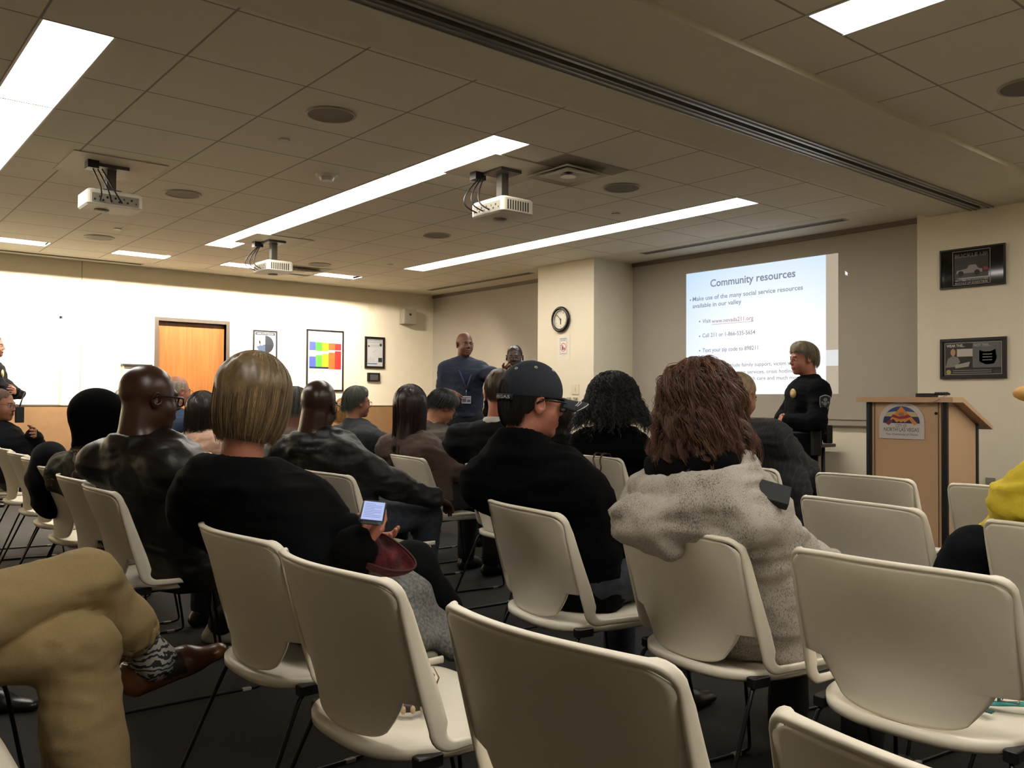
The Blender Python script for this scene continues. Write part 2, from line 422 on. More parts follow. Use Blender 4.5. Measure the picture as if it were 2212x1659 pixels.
SKULL_C = np.array([-.014, 0, .030]); SKULL_R = np.array([.096, .076, .090])
def strand_mesh(P, r, col):
    """P [N,K,3] polylines -> triangular tubes"""
    N_, K = P.shape[:2]; T = np.gradient(P, axis=1); T /= np.linalg.norm(T, axis=2)[..., None] + 1e-9
    ref = P - P.mean(axis=(0, 1)); ref[..., 2] = 0; ref /= np.linalg.norm(ref, axis=2)[..., None] + 1e-9
    u = np.cross(T, ref); u /= np.linalg.norm(u, axis=2)[..., None] + 1e-9; v = np.cross(T, u)
    rr = np.asarray(r)[..., None, None] * (np.linspace(1, .35, K)[None, :, None]) * np.ones((N_, 1, 1))
    V = np.stack([P + rr * (math.cos(a) * u + math.sin(a) * v) for a in (0, 2 * PI / 3, 4 * PI / 3)], 2)     # N,K,3,3
    idx = np.arange(N_ * K * 3).reshape(N_, K, 3); Q = []
    for k in range(3): Q.append(np.stack([idx[:, :-1, k], idx[:, :-1, (k + 1) % 3], idx[:, 1:, (k + 1) % 3], idx[:, 1:, k]], -1).reshape(-1, 4))
    return V.reshape(-1, 3), np.concatenate(Q), np.repeat(col, K * 3)
def hair_paths(n, t=.012, zend=-.12, azr=(60, 300), K=10, wav=.002, wfreq=10, curl=0, cfreq=60, tuck=0.0, jit=.01, spread=1.0, zj=.01, shell=.012, top=(2, 25), seed=1, flare=0.0, part=0.0, clump=0, line=None, cjit=.004):
    """strands that start near the crown, follow the skull and fall; azimuth 0 = face"""
    g = np.random.default_rng(seed); n_all = n
    if clump: n = clump
    az = np.radians(g.uniform(azr[0], azr[1], n)); th0 = np.radians(g.uniform(top[0], top[1], n)); off = t + shell * g.random(n) ** .7
    R = SKULL_R[None, :] + off[:, None]; ze = zend + zj * g.standard_normal(n)
    if line is not None:
        aa = np.abs((np.degrees(az) + 180) % 360 - 180); ze = np.interp(aa, [0, 50, 75, 105, 125, 180], [line[2] + .03, line[2] + .01, line[1] + .02, line[1], line[0], line[0]]) + zj * g.standard_normal(n)
    s = np.linspace(0, 1, K)[None, :]
    arc = 1.5708; Ltop = .13; Lside = (SKULL_C[2] - ze)[:, None]; L = np.maximum(Ltop + Lside, .03); d = s * L
    th = th0[:, None] + (arc - th0[:, None]) * np.clip(d / Ltop, 0, 1); drop = np.maximum(d - Ltop, 0)
    rx = R[:, 0, None] * np.sin(th); ry = R[:, 1, None] * np.sin(th) * spread
    wig = 1 + flare * drop / .2 - tuck * np.clip(drop / .15, 0, 1) ** 3
    A = az[:, None] + wav * 20 * g.standard_normal(n)[:, None] * s + part * (1 - s)
    X = SKULL_C[0] + rx * np.cos(A) * wig; Y = SKULL_C[1] + ry * np.sin(A) * wig; Z = SKULL_C[2] + R[:, 2, None] * np.cos(th) - drop
    P = np.stack([X, Y, Z], 2)
    ph = g.uniform(0, 2 * PI, (n, 1)); fr = wfreq * (1 + .4 * g.standard_normal((n, 1)))
    for i in range(3): P[..., i] += wav * np.sin(fr * d + ph + i * 2.1) * (i != 2) * np.clip(d / .1, 0, 1)
    if curl:
        fq = cfreq * (1 + .25 * g.standard_normal((n, 1)))
        P[..., 0] += curl * np.cos(fq * d + ph) * np.clip(d / .04, 0, 1); P[..., 1] += curl * np.sin(fq * d + ph) * np.clip(d / .04, 0, 1)
        P[..., 2] += .5 * curl * np.cos(fq * d * 1.3 + ph * 2)
    if jit: P += jit * g.standard_normal((n, 1, 3)) * s[..., None] ** 1.5
    if clump:
        m = max(n_all // clump, 1); P = np.repeat(P, m, 0); d = g.standard_normal((len(P), 1, 3)); P = P + cjit * d * (.35 + .65 * np.sin(s * 2.6)[..., None])
    return P, g

def add_hair(root, H, R, s, spec, material):
    """spec: style dict; builds ONE hair mesh in the person's frame"""
    kind = spec['kind']; t = spec.get('t', .010); Vs = []; Qs = []; Cs = []; n = 0
    def put(V, Q, C):
        nonlocal n
        Vs.append(V); Qs.append(Q + n); Cs.append(C); n += len(V)
    hh = spec.get('h', .004); ze = spec.get('zend', -.06)
    lo = np.array([-.20, -.17, min(ze, -.09) - .05]); hi = np.array([.15, .17, .20])
    G = Grid(*[np.arange(lo[i], hi[i], hh) for i in range(3)])
    if kind in ('short', 'crop'):
        G.ell(SKULL_C, SKULL_R + t, None, 0)
        zb_, zs_, zf_ = spec.get('line', (-.062, -.018, .052)); xf = spec.get('xf', .07)
        if spec.get('puff'): G.ell((.02, 0, .085), (.07, .065, .05), None, .03)
        def cut(F, X, Y, Z):
            zb = zb_ + (zs_ - zb_) * np.clip((X + .045) / .03, 0, 1) + (zf_ - zs_) * np.clip((X - .012) / .03, 0, 1)
            sk = spec.get('bald', None)
            C = smax(F, (zb - Z) + 0 * Y, .01); C = smax(C, X - xf + 0 * Y + 0 * Z, .01)
            if sk: C = smax(C, Z - sk + 0 * X, .01)
            return C
        G.func(cut)
    else:
        f = spec.get('fill', 1.0)
        G.ell(SKULL_C, SKULL_R + t, None, 0)
        wx, wy = (SKULL_R[0] + t) * .93 * f, (SKULL_R[1] + t) * .93 * f
        sp = spec.get('spread', 1.0)
        b = ze + spec.get('endr', .03)
        for x in (-.03, -.055): G.cone((x, 0, .03), (x + spec.get('back', 0), 0, b), .07 * f * sp, .055 * f * sp * spec.get('narrow', 1), k=.05, flat=((1, 0, 0), 1.0))
        for y in (-1, 1): G.cone((-.02, y * .03, .03), (-.015, y * .045 * sp * spec.get('narrow', 1), b), .055 * f, .04 * f, k=.05)
        fx = spec.get('facex', .045); fw_ = spec.get('facew', .062)
        def cut(F, X, Y, Z):
            q = np.maximum(np.maximum(fx - X, np.abs(Y) - fw_), Z - spec.get('facez', .055))      # face opening (negative inside)
            return smax(F, -q, .015)
        G.func(cut)
    V, Q = G.mesh()
    if len(V):
        N = vnormals(V, Q); g = spec.get('lump', .0025)
        dirn = np.stack([V[:, 0] * 60, V[:, 1] * 60, V[:, 2] * spec.get('zf', 9)], 1)
        V = V + N * (g * vnoise(dirn + 3))[:, None]
        if spec.get('big'): V = V + N * (spec['big'] * vnoise(V * spec.get('bf', 28) + 11))[:, None]
        put(V, Q, .68 + .38 * vnoise(dirn * 1.7 + 20))
    if spec.get('strands'):
        kw = dict(spec.get('sk', {})); kw.setdefault('zend', ze); kw.setdefault('t', t)
        if kind == 'short': kw['line'] = spec.get('line', (-.062, -.018, .052))
        P, g = hair_paths(spec['strands'], **kw)
        if kind in ('short', 'crop') : pass
        m_ = P[:, len(P[0]) // 2]; cl = vnoise(m_ * 55 + 4) * .8 + vnoise(m_ * 130 + 9) * .5
        c = np.clip(.9 + spec.get('cvar', .35) * (cl * 1.3 + .6 * g.standard_normal(len(P))), .22, 2.6)
        V, Q, C = strand_mesh(P, spec.get('r', .0012) * np.ones(len(P)), c); put(V, Q, C)
    V = np.concatenate(Vs); Q = np.concatenate(Qs); C = np.concatenate(Cs)
    V = H + (R @ (V * s).T).T
    return mesh_np('hair', V, Q, material, root, cols=C)

def skin_mats(col, lip=None, iris='2a1c12'):
    lip = lip or tuple(int(c) for c in np.array([int(col[i:i + 2], 16) for i in (0, 2, 4)]) * np.array([.86, .66, .66]))
    return [mat('skin_' + col, col, .52, noise=.06, nscale=60, bump=.12, bscale=350, sss=.08),
            mat('lip_' + str(col), lip, .5), mat('eye_white', 'c9c2b8', .25), mat('iris_' + iris, iris, .2), mat('brow_' + col, '17110c', .9)]

def person(px, py, X, yaw, label, crown=None, hx=-.12, hy=0.0, head=(0, 0, 0), hs=1.0, fat=1.0, sw=.19, bulk=1.0, shyaw=0, skin='8a5a40', hair=None, hairmat=None, glasses=None,
           top='shirt', topmat=None, bottom=None, arms=None, legs=None, stand=False, nk=.108, cuff=.05, shoes=None, toph=.0110, fold=.009, seed=0, neck=.055, extra=None, sleeve=1.0, hands=True, fineh=.005,
           collar=.5, mouth=0, group='people seated in the audience', pelvis=.53, lowhem=None, shz=0.0, ears=True, name='person', hunch=0.0, depth=None, detail=True, topthick=1.0, poles=None, handcfg=None, shoe_len=.27, body_h=.02):
    Hw = at_X(px, py, X) if depth is None else at_d(px, py, depth)
    if not stand: shyaw = shyaw + yaw * .75; head = (head[0] + yaw * .75, head[1], head[2]); yaw = yaw * .25
    cr = crown if crown is not None else float(Hw[2])
    Rz = rotz(yaw)
    root_xy = Hw[:2] - (Rz @ np.array([hx, hy, 0]))[:2]
    root = empty(name, (root_xy[0], root_xy[1], 0), rad(yaw), label, 'person', group)
    toL = lambda p: rotz(-yaw) @ (np.asarray(p, float) - np.array([root_xy[0], root_xy[1], 0]))
    R = rotz(head[0]) @ roty(head[1]) @ rotx(head[2])        # head pitch > 0 looks down
    H = np.array([hx, hy, cr - .120 * hs])
    Nb = H + R @ (np.array([-.020, 0, -.095]) * hs) + np.array([-.022 - hunch, 0, -nk * hs])      # neck base
    pz = pelvis if not stand else cr * .535
    Pv = np.array([0, 0, pz]); C = np.array([Nb[0] * .55 - .0, Nb[1] * .4, Nb[2] - .13]); Wm = Pv * .52 + C * .48 + np.array([-.005, 0, 0])
    Rs = rotz(shyaw); fwd = Rs @ np.array([1, 0, 0]); side = Rs @ np.array([0, 1, 0])
    sc = cr / 1.75 if stand else 1.0
    Sb = Nb * np.array([1, .5, 1]) + np.array([0, C[1] * .5, 0])
    Sh = {q: Sb + side * q * sw + np.array([-.005, 0, -.072 + shz]) for q in (1, -1)}
    if arms is None: arms = {}
    A = {}
    for q in (1, -1):
        t = arms.get(q)
        if t is None: t = np.array([.36, q * .10, pz + .10]) if not stand else np.array([.05, q * (sw + .06), pz - .12])
        elif isinstance(t, tuple) and t and t[0] == 'w': t = toL(t[1])
        t = np.array(t, float); pole = (poles or {}).get(q, (-.10, q * .42, -1))
        e, wv = ik(Sh[q], t, .285 * sc, .255 * sc, pole); A[q] = (Sh[q], e, wv)
    Lg = {}
    for q in (1, -1):
        hip = np.array([0.02, q * .095, pz])
        t = (legs or {}).get(q)
        if t is None:
            if stand: t = (np.array([.02, q * .11, pz * .53]), np.array([-.02, q * .12, .08]))
            else: t = (np.array([.43, q * .13, .53]), np.array([.40, q * .13, .08]))
        t = tuple(toL(v[1]) if isinstance(v, tuple) and len(v) == 2 and v[0] == 'w' else v for v in t)
        Lg[q] = (hip, np.array(t[0], float), np.array(t[1], float))
    # ---- skin: one continuous surface
    allp = [H, Pv] + [p for q in (1, -1) for p in A[q]] + [p for q in (1, -1) for p in Lg[q]]
    lo = np.min(allp, 0) - .2; hi = np.max(allp, 0) + .2
    hb = .16 * hs
    ax = [axis(lo[i], hi[i], body_h, [(H[i] - (hb if i < 2 else .20), H[i] + hb, fineh)]) for i in range(3)]
    G = Grid(*ax)
    fl = (fwd, 1.45)
    G.cone(Pv, Wm, .125, .110, k=.06, flat=fl); G.cone(Wm, C, .110, .120, k=.06, flat=fl)
    G.cone(Sh[1] - side * .02, Sh[-1] + side * .02, .046, k=.06); G.cone(Nb, H + R @ (np.array([-.03, 0, -.05]) * hs), (neck + .004), neck, k=.03)
    for q in (1, -1):
        G.cone(Nb + np.array([0, 0, .01]), Sh[q] + np.array([0, 0, .01]), .040, .030, k=.05)
        s_, e, wv = A[q]; G.cone(s_, e, .045, .037, k=.03); G.cone(e, wv, .037, .026, k=.02)
        hp, kn, an = Lg[q]; G.cone(hp, kn, .078, .052, k=.04); G.cone(kn, an, .050, .034, k=.03)
    if not stand: G.func(lambda F, X_, Y_, Z_: smax(F, np.where(X_ < .30, .475 - Z_, -1.) + 0 * Y_, .0))
    head_field(G, H, R, hs, fat, ears, detail, mouth)
    V, Q = G.mesh()
    Vs = [V]; Qs = [Q]; n = len(V); hand_at = {}
    if hands:
        for q in (1, -1):
            s_, e, wv = A[q]; hc = (handcfg or {}).get(q, {})
            f = unit(hc.get('f', unit(wv - e) + np.array([0, -q * .25, -.1 if not stand else 0]))); nn = hc.get('n', (0, 0, -1) if not stand else (0, -q, 0))
            g2 = hand_field(wv, f, nn, q, hc.get('h', .006), hc.get('curl', .35), hc.get('curls'), hc.get('s', 1.0), hc.get('thumb', .3))
            v2, q2 = g2.mesh(); Vs.append(v2); Qs.append(q2 + n); n += len(v2)
    V = np.concatenate(Vs); Q = np.concatenate(Qs)
    cen = V[Q].mean(1); loc = (R.T @ (cen - H).T).T / hs; mi = np.zeros(len(Q), int)
    if detail:
        mi[(loc[:, 0] > .078) & ((loc[:, 1] / .024) ** 2 + ((loc[:, 2] + .0655 + mouth / 2) / (.0115 + mouth * .5)) ** 2 < 1)] = 1
        for y in (-1, 1):
            dd = loc - np.array([.074, y * .031, -.004]); r_ = np.linalg.norm(dd, axis=1)
            ey = (r_ < .0150) & (dd[:, 0] > .0075) & (np.abs(dd[:, 2] + .001) < .0052)
            mi[ey] = 2; mi[ey & (np.hypot(dd[:, 1], dd[:, 2]) < .0062)] = 3
            mi[(loc[:, 0] > .070) & (np.abs(loc[:, 1] - y * .032) < .017) & (np.abs(loc[:, 2] - .0195 + np.abs(np.abs(loc[:, 1]) - .028) * .2) < .0030)] = 4
    mesh_np('body', V, Q, skin_mats(skin), root, midx=mi)
    # ---- top
    th = toph
    lo2 = np.min([H, Pv] + [p for q in (1, -1) for p in A[q]], 0) - .24; hi2 = np.max([H, Pv] + [p for q in (1, -1) for p in A[q]], 0) + .24
    G = Grid(*[np.arange(lo2[i], hi2[i], th) for i in range(3)])
    e0 = .016 * topthick
    hem = lowhem if lowhem is not None else (pz - .02 if not stand else pz - .03)
    tf = 1.55 if not stand else 1.35; G.cone(Pv + np.array([0, 0, -.02]), Wm, .172 * (.5 + .5 * bulk) + e0, .168 * bulk + e0, k=.07, flat=(unit(fwd * .3 + np.array([.7, 0, 0])), tf)); G.cone(Wm, C, .168 * bulk + e0, .174 * (.6 + .4 * bulk) + e0, k=.07, flat=(fwd, tf))
    G.cone(C + side * .08 + np.array([0, 0, .02]), C - side * .08 + np.array([0, 0, .02]), .092 * (.5 + .5 * bulk) + e0, k=.08)
    G.cone(Sh[1] - side * .02, Sh[-1] + side * .02, .056 + e0, k=.07)
    for q in (1, -1):
        G.cone(Nb + np.array([0, 0, -.01]), Sh[q] + np.array([0, 0, .004]), .050 + e0 * .6, .048 + e0 * .6, k=.06)
        s_, e, wv = A[q]; ba = .55 + .45 * bulk
        if sleeve >= 1: G.cone(s_, e, (.058 + e0) * ba, (.049 + e0) * ba, k=.045); G.cone(e, e + (wv - e) * .97, (.049 + e0) * ba, .034 + e0 * .8, k=.025)
        else: G.cone(s_, s_ + (e - s_) * sleeve, (.056 + e0) * ba, (.056 + e0) * ba, k=.045)
    cd = unit(H + R @ np.array([-.02, 0, -.07]) - Nb)
    if collar: G.cone(Nb - cd * .02, Nb + cd * (.045 * collar), neck + .020, neck + .014, k=.025)
    if extra: extra(G, dict(H=H, R=R, Nb=Nb, Sh=Sh, C=C, Pv=Pv, A=A, Wm=Wm, side=side, fwd=fwd, cd=cd))
    if not stand: G.func(lambda F, X_, Y_, Z_: smax(F, (hem - Z_) + 0 * X_ + 0 * Y_ - .0, .02))
    else: G.func(lambda F, X_, Y_, Z_: smax(F, np.where((np.abs(X_) < .2) & (np.abs(Y_) < .21), hem - Z_, -1.), .01))
    V, Q = G.mesh(); V = folds(V, Q, fold * 1.25, seed, (6, 6, 13)); V = folds(V, Q, fold * .42, seed + 3, (13, 13, 26))
    mesh_np(top, V, Q, topmat or mat('cloth_black', '070708', .95, noise=.1, bump=.3, spec=.15), root)
    # ---- trousers and shoes
    lo3 = np.min([Pv] + [p for q in (1, -1) for p in Lg[q]], 0) - .2; hi3 = np.max([Pv] + [p for q in (1, -1) for p in Lg[q]], 0) + .2; hi3[2] = max(pz + .12, hi3[2] - .05)
    if bottom is not False:
        G = Grid(*[np.arange(lo3[i], hi3[i], .015) for i in range(3)])
        G.cone(Pv + np.array([0, .06, 0]), Pv + np.array([0, -.06, 0]), .115, k=.06, flat=((1, 0, 0), 1.1)); G.cone(Pv, Pv + np.array([-.01, 0, .09]), .135, .125, k=.05, flat=(fwd, 1.2))
        for q in (1, -1):
            hp, kn, an = Lg[q]; G.cone(hp, kn, .095, .072, k=.05); G.cone(kn, an + (kn - an) * cuff, .072, .058, k=.035)
        if not stand: G.func(lambda F, X_, Y_, Z_: smax(F, np.where(np.abs(X_) < .30, .452 - Z_, -1.), .0))
        V, Q = G.mesh(); V = folds(V, Q, .005, seed + 50, (6, 6, 6))
        mesh_np('trousers', V, Q, bottom or mat('trouser_black', '131316', .9, noise=.1), root)
        for q in (1, -1):
            hp, kn, an = Lg[q]; sh = bpy_shoe(an, (legs or {}).get('toe%d' % q, (1, q * .15, 0)), shoes or mat('shoe_black', '0c0b0a', .35), root, shoe_len)
    # ---- hair, glasses
    if hair: add_hair(root, H, R, hs, hair, hairmat)
    if glasses: make_glasses(root, H, R, hs, glasses)
    return root, dict(H=H, R=R, Nb=Nb, Sh=Sh, A=A, C=C, toL=toL, Pv=Pv, fwd=fwd, side=side, cd=cd, Lg=Lg, Wm=Wm)

def bpy_shoe(an, toe, m, root, L=.27, h=.008, up=(0, 0, 1), name='shoe', sole=None, heel_drop=.078):
    f = unit(toe); u = unit(np.asarray(up, float) - f * (np.asarray(up, float) @ f)); l = np.cross(u, f)
    c = an + f * .06; G = Grid(*[np.arange(c[i] - .24, c[i] + .24, h) for i in range(3)])
    b = lambda x, y, z: an + f * x + l * y + u * z
    G.cone(b(-.035, 0, -heel_drop + .032), b(L * .35, 0, -heel_drop + .030), .038, .040, k=.03, flat=(u, 1.1))
    G.cone(b(L * .35, 0, -heel_drop + .028), b(L - .085, 0, -heel_drop + .022), .042, .032, k=.03, flat=(u, 1.5))
    G.cone(b(-.01, 0, -.01), b(.0, 0, .01), .036, .038, k=.03); G.cone(b(.0, 0, .0), b(.09, 0, -heel_drop + .045), .034, .026, k=.03)
    G.clip(b(0, 0, -heel_drop), -u, .004)
    V, Q = G.mesh(); loc = (V[Q].mean(1) - an) @ u
    mi = (loc < -heel_drop + .012).astype(int)
    return mesh_np(name, V, Q, [m, sole or m], root, midx=mi)

def make_glasses(root, H, R, s, col, lens=True):
    fm = mat('frame_' + col, col, .3); gl = bpy.data.materials.get('lens_glass')
    if gl is None:
        gl, N, L, b = mk_nodes('lens_glass'); b.inputs['Base Color'].default_value = (.9, .92, .95, 1); b.inputs['Roughness'].default_value = .05; b.inputs['Alpha'].default_value = .07
    mb = MB(); t = .0016 if col != '0c0a0a' else .0028
    for y in (-1, 1):
        a = np.linspace(0, 2 * PI, 20, endpoint=False)
        P = np.stack([np.full(20, .101) - .006 * np.abs(np.cos(a)) * 0, y * .032 + .0255 * np.sign(np.cos(a)) * np.abs(np.cos(a)) ** .6, -.006 + .017 * np.sign(np.sin(a)) * np.abs(np.sin(a)) ** .6], 1)
        mb.tube(P, t, 6, closed=True)
        mb.tube([(.101, y * .057, .004), (.090, y * .072, .006), (.05, y * .080, .008), (.0, y * .086, .010), (-.02, y * .086, -.004)], [t * 1.3] * 5, 6)
    mb.tube([(.101, -.008, .0), (.104, 0, .003), (.101, .008, .0)], t, 6)
    V = np.concatenate(mb.v); V = H + (R @ (V * s).T).T; mb.v = [V]; mb.cols = [np.ones(len(V))]
    g = mb.build('glasses', fm, root)
    if col != '0c0a0a': return g
    m2 = MB()
    for y in (-1, 1):
        a = np.linspace(0, 2 * PI, 20, endpoint=False)
        P = np.stack([np.full(20, .1005), y * .032 + .025 * np.sign(np.cos(a)) * np.abs(np.cos(a)) ** .6, -.006 + .0165 * np.sign(np.sin(a)) * np.abs(np.sin(a)) ** .6], 1)
        P2 = P + np.array([.001, 0, 0]); m2.add(np.concatenate([P, P2]), [tuple(range(20)), tuple(range(39, 19, -1))])
    V = np.concatenate(m2.v); V = H + (R @ (V * s).T).T; m2.v = [V]; m2.cols = [np.ones(len(V))]
    m2.build('lens', gl, g)
    return g

# ------------------------------------------------------------------ the room
CREAM = mat('wall_cream', 'e2d8c1', .85, noise=.015, nscale=6, bump=.05, bscale=300)
TAUPE = mat('panel_taupe', 'a8a092', .9, noise=.03, nscale=300, bump=.15, bscale=500)
TAN = mat('wainscot_tan', '8c6b47', .6, noise=.05, nscale=12, bump=.05)
GYP = mat('gypsum_soffit', 'd6cdb6', .85, noise=.02, nscale=8)
WHITEM = mat('white_metal', 'd8d4c8', .4)
BLACKP = mat('black_plastic', '0d0d0f', .45)
DARK = mat('dark_gap', '080707', .9)
XF, XW, XC, YW = 7.44, 7.305, 6.80, 10.92
TS = .6096; X0L = 1.352; Y0L = 4.047

def tile_mat(name, x0, y0):
    m, N, L, b = mk_nodes(name)
    geo = N.new('ShaderNodeNewGeometry'); sep = N.new('ShaderNodeSeparateXYZ'); L.new(geo.outputs['Position'], sep.inputs[0])
    ms = []
    for i, o in ((0, x0), (1, y0)):
        a = N.new('ShaderNodeMath'); a.operation = 'SUBTRACT'; L.new(sep.outputs[i], a.inputs[0]); a.inputs[1].default_value = o - TS / 2 - 60 * TS
        f = N.new('ShaderNodeMath'); f.operation = 'MODULO'; L.new(a.outputs[0], f.inputs[0]); f.inputs[1].default_value = TS
        s = N.new('ShaderNodeMath'); s.operation = 'SUBTRACT'; L.new(f.outputs[0], s.inputs[0]); s.inputs[1].default_value = TS / 2
        q = N.new('ShaderNodeMath'); q.operation = 'ABSOLUTE'; L.new(s.outputs[0], q.inputs[0])
        r = N.new('ShaderNodeMapRange'); L.new(q.outputs[0], r.inputs[0]); r.inputs[1].default_value = .004; r.inputs[2].default_value = .0075; r.inputs[3].default_value = 1; r.inputs[4].default_value = 0
        ms.append(r)
    mxx = N.new('ShaderNodeMath'); mxx.operation = 'MAXIMUM'; L.new(ms[0].outputs[0], mxx.inputs[0]); L.new(ms[1].outputs[0], mxx.inputs[1])
    n = N.new('ShaderNodeTexNoise'); n.inputs['Scale'].default_value = 220; L.new(geo.outputs['Position'], n.inputs['Vector'])
    c = lin('e4dcc8'); mx = N.new('ShaderNodeMix'); mx.data_type = 'RGBA'; mx.inputs[6].default_value = (c[0] * .93, c[1] * .93, c[2] * .93, 1); mx.inputs[7].default_value = (*c, 1); L.new(n.outputs[0], mx.inputs[0])
    m2 = N.new('ShaderNodeMix'); m2.data_type = 'RGBA'; m2.inputs[7].default_value = (c[0] * .42, c[1] * .40, c[2] * .38, 1); L.new(mxx.outputs[0], m2.inputs[0]); L.new(mx.outputs[2], m2.inputs[6])
    L.new(m2.outputs[2], b.inputs['Base Color']); b.inputs['Roughness'].default_value = .95
    bp = N.new('ShaderNodeBump'); bp.inputs['Strength'].default_value = .3; bp.inputs['Distance'].default_value = .002; L.new(n.outputs[0], bp.inputs['Height']); L.new(bp.outputs[0], b.inputs['Normal'])
    return m
def plate(mb, x0, x1, y0, y1, z, holes, th=.02, mi=0):
    xs = sorted({x0, x1, *[v for h in holes for v in h[:2] if x0 < v < x1]}); ys = sorted({y0, y1, *[v for h in holes for v in h[2:] if y0 < v < y1]})
    for i in range(len(xs) - 1):
        for j in range(len(ys) - 1):
            cx, cy = (xs[i] + xs[i + 1]) / 2, (ys[j] + ys[j + 1]) / 2
            if any(h[0] < cx < h[1] and h[2] < cy < h[3] for h in holes): continue
            mb.box(xs[i], xs[i + 1], ys[j], ys[j + 1], z, z + th, mi)
rows_l = [X0L + k * TS for k in (-5, -1, 3, 7)]
troffers = [(x, x + .305, Y0L + k * 1.2192, Y0L + (k + 1) * 1.2192) for x in rows_l[1:] for k in range(4)]
troffers += [(x, x + .305, 1.95 - (k + 1) * 1.2192, 1.95 - k * 1.2192) for x in rows_l[1:] for k in range(3)]
WSX = [X0L + .00 + k * 1.2192 for k in range(-3, 4)]
washers = [(x + .03, x + TS - .03, 9.86, 10.09) for x in WSX]
mbc = MB(); plate(mbc, -3.6, XC, 3.33, 10.55, CZ, [t for t in troffers if t[2] > 3] + washers)
struct('ceiling', mbc, tile_mat('ceiling_tile', X0L, Y0L))
mbc = MB(); plate(mbc, -3.6, XC, -4.6, 2.27, CZ, [t for t in troffers if t[2] < 2])
struct('ceiling', mbc, tile_mat('ceiling_tile_right', X0L, 1.95))
mbc = MB(); mbc.box(XC, 7.7, -4.6, 2.27, CZ - .001, CZ + .02); mbc.box(XC, 7.7, 3.33, YW, CZ - .001, CZ + .02); mbc.box(-3.6, XC, 10.55, YW, CZ - .001, CZ + .02)
struct('ceiling', mbc, GYP)
mbc = MB(); mbc.box(-3.6, 7.6, 2.27, 2.80, CZ - .035, CZ + .02); mbc.box(-3.6, 7.6, 2.98, 3.33, CZ - .035, CZ + .02)
struct('trim_1', mbc, GYP)
mbt = MB(); mbt.box(-3.6, 7.29, 2.80, 2.865, CZ - .040, CZ + .02); mbt.box(-3.6, 7.29, 2.905, 2.98, CZ - .040, CZ + .02); mbt.box(-3.6, 7.29, 2.80, 2.98, CZ + .02, CZ + .03, 1)
for y in (2.80, 2.835, 2.93, 2.97): mbt.box(-3.6, 7.29, y, y + .006, CZ - .046, CZ - .04)
struct('trim_2', mbt, [mat('aluminium_track', '9a9a96', .35, metal=.7), DARK])

m, N, L, b = mk_nodes('carpet')
geo = N.new('ShaderNodeTexCoord'); v = N.new('ShaderNodeTexNoise'); v.inputs['Scale'].default_value = 260; v.inputs['Detail'].default_value = 2; L.new(geo.outputs['Object'], v.inputs['Vector'])
cr = N.new('ShaderNodeValToRGB'); cr.color_ramp.elements[0].position = .45; cr.color_ramp.elements[0].color = (*lin('0f0f0f'), 1); cr.color_ramp.elements[1].position = .78; cr.color_ramp.elements[1].color = (*lin('3b362f'), 1)
L.new(v.outputs[0], cr.inputs[0]); L.new(cr.outputs[0], b.inputs['Base Color']); b.inputs['Roughness'].default_value = 1
bp = N.new('ShaderNodeBump'); bp.inputs['Strength'].default_value = .6; bp.inputs['Distance'].default_value = .004; L.new(v.outputs[0], bp.inputs['Height']); L.new(bp.outputs[0], b.inputs['Normal'])
struct('floor', MB().box(-3.6, 7.7, -4.6, 11.2, -.1, 0), m)

# left wall with the wooden door
D0, D1, DZ = 3.355, 4.205, 2.10
mb = MB()
for a, b_, c, d in ((-3.6, D0, 0, CZ), (D1, XF + .2, 0, CZ), (D0, D1, DZ, CZ)):
    mb.box(a, b_, YW, YW + .12, c, d)
struct('wall_left', mb, CREAM)
mb = MB(); mb.box(-3.6, D0 - .05, YW - .012, YW, 0, 1.045); mb.box(D1 + .05, XF, YW - .012, YW, 0, 1.045); mb.box(XF - .012, XF, 7.75, YW - .012, 0, 1.045)
struct('trim_3', mb, TAN)
mb = MB(); mb.box(-3.6, D0 - .05, YW - .018, YW, 1.045, 1.056); mb.box(D1 + .05, XF, YW - .018, YW, 1.045, 1.056); mb.box(XF - .018, XF, 7.75, YW - .018, 1.045, 1.056)
struct('trim_4', mb, mat('cap_strip', '6b5a44', .5))
mb = MB(); mb.box(2.478, 2.484, YW - .003, YW + .001, 1.06, CZ); struct('trim_5', mb, mat('joint', '8d8268', .8))
wood_o, N, L, b = mk_nodes('door_wood')
tc = N.new('ShaderNodeTexCoord'); mp = N.new('ShaderNodeMapping'); mp.inputs['Scale'].default_value = (14, 14, .7); wv = N.new('ShaderNodeTexNoise'); wv.inputs['Scale'].default_value = 3; wv.inputs['Detail'].default_value = 6; wv.inputs['Distortion'].default_value = .6
L.new(tc.outputs['Object'], mp.inputs[0]); L.new(mp.outputs[0], wv.inputs['Vector']); cr = N.new('ShaderNodeValToRGB'); cr.color_ramp.elements[0].position = .3; cr.color_ramp.elements[1].position = .7
cr.color_ramp.elements[0].color = (*lin('875224'), 1); cr.color_ramp.elements[1].color = (*lin('97612e'), 1); L.new(wv.outputs[0], cr.inputs[0]); L.new(cr.outputs[0], b.inputs['Base Color']); b.inputs['Roughness'].default_value = .4
dr = struct('door_1', MB().box(D0, D1, YW + .07, YW + .11, 0, DZ), wood_o)
mb = MB(); mb.box(D0 - .045, D0, YW - .012, YW + .115, 0, DZ + .045); mb.box(D1, D1 + .045, YW - .012, YW + .115, 0, DZ + .045); mb.box(D0, D1, YW - .012, YW + .115, DZ, DZ + .045)
mb.build('door_frame', mat('door_frame', '4c4238', .5), dr)  # light metal frame, coloured dark for the shadow under the door head
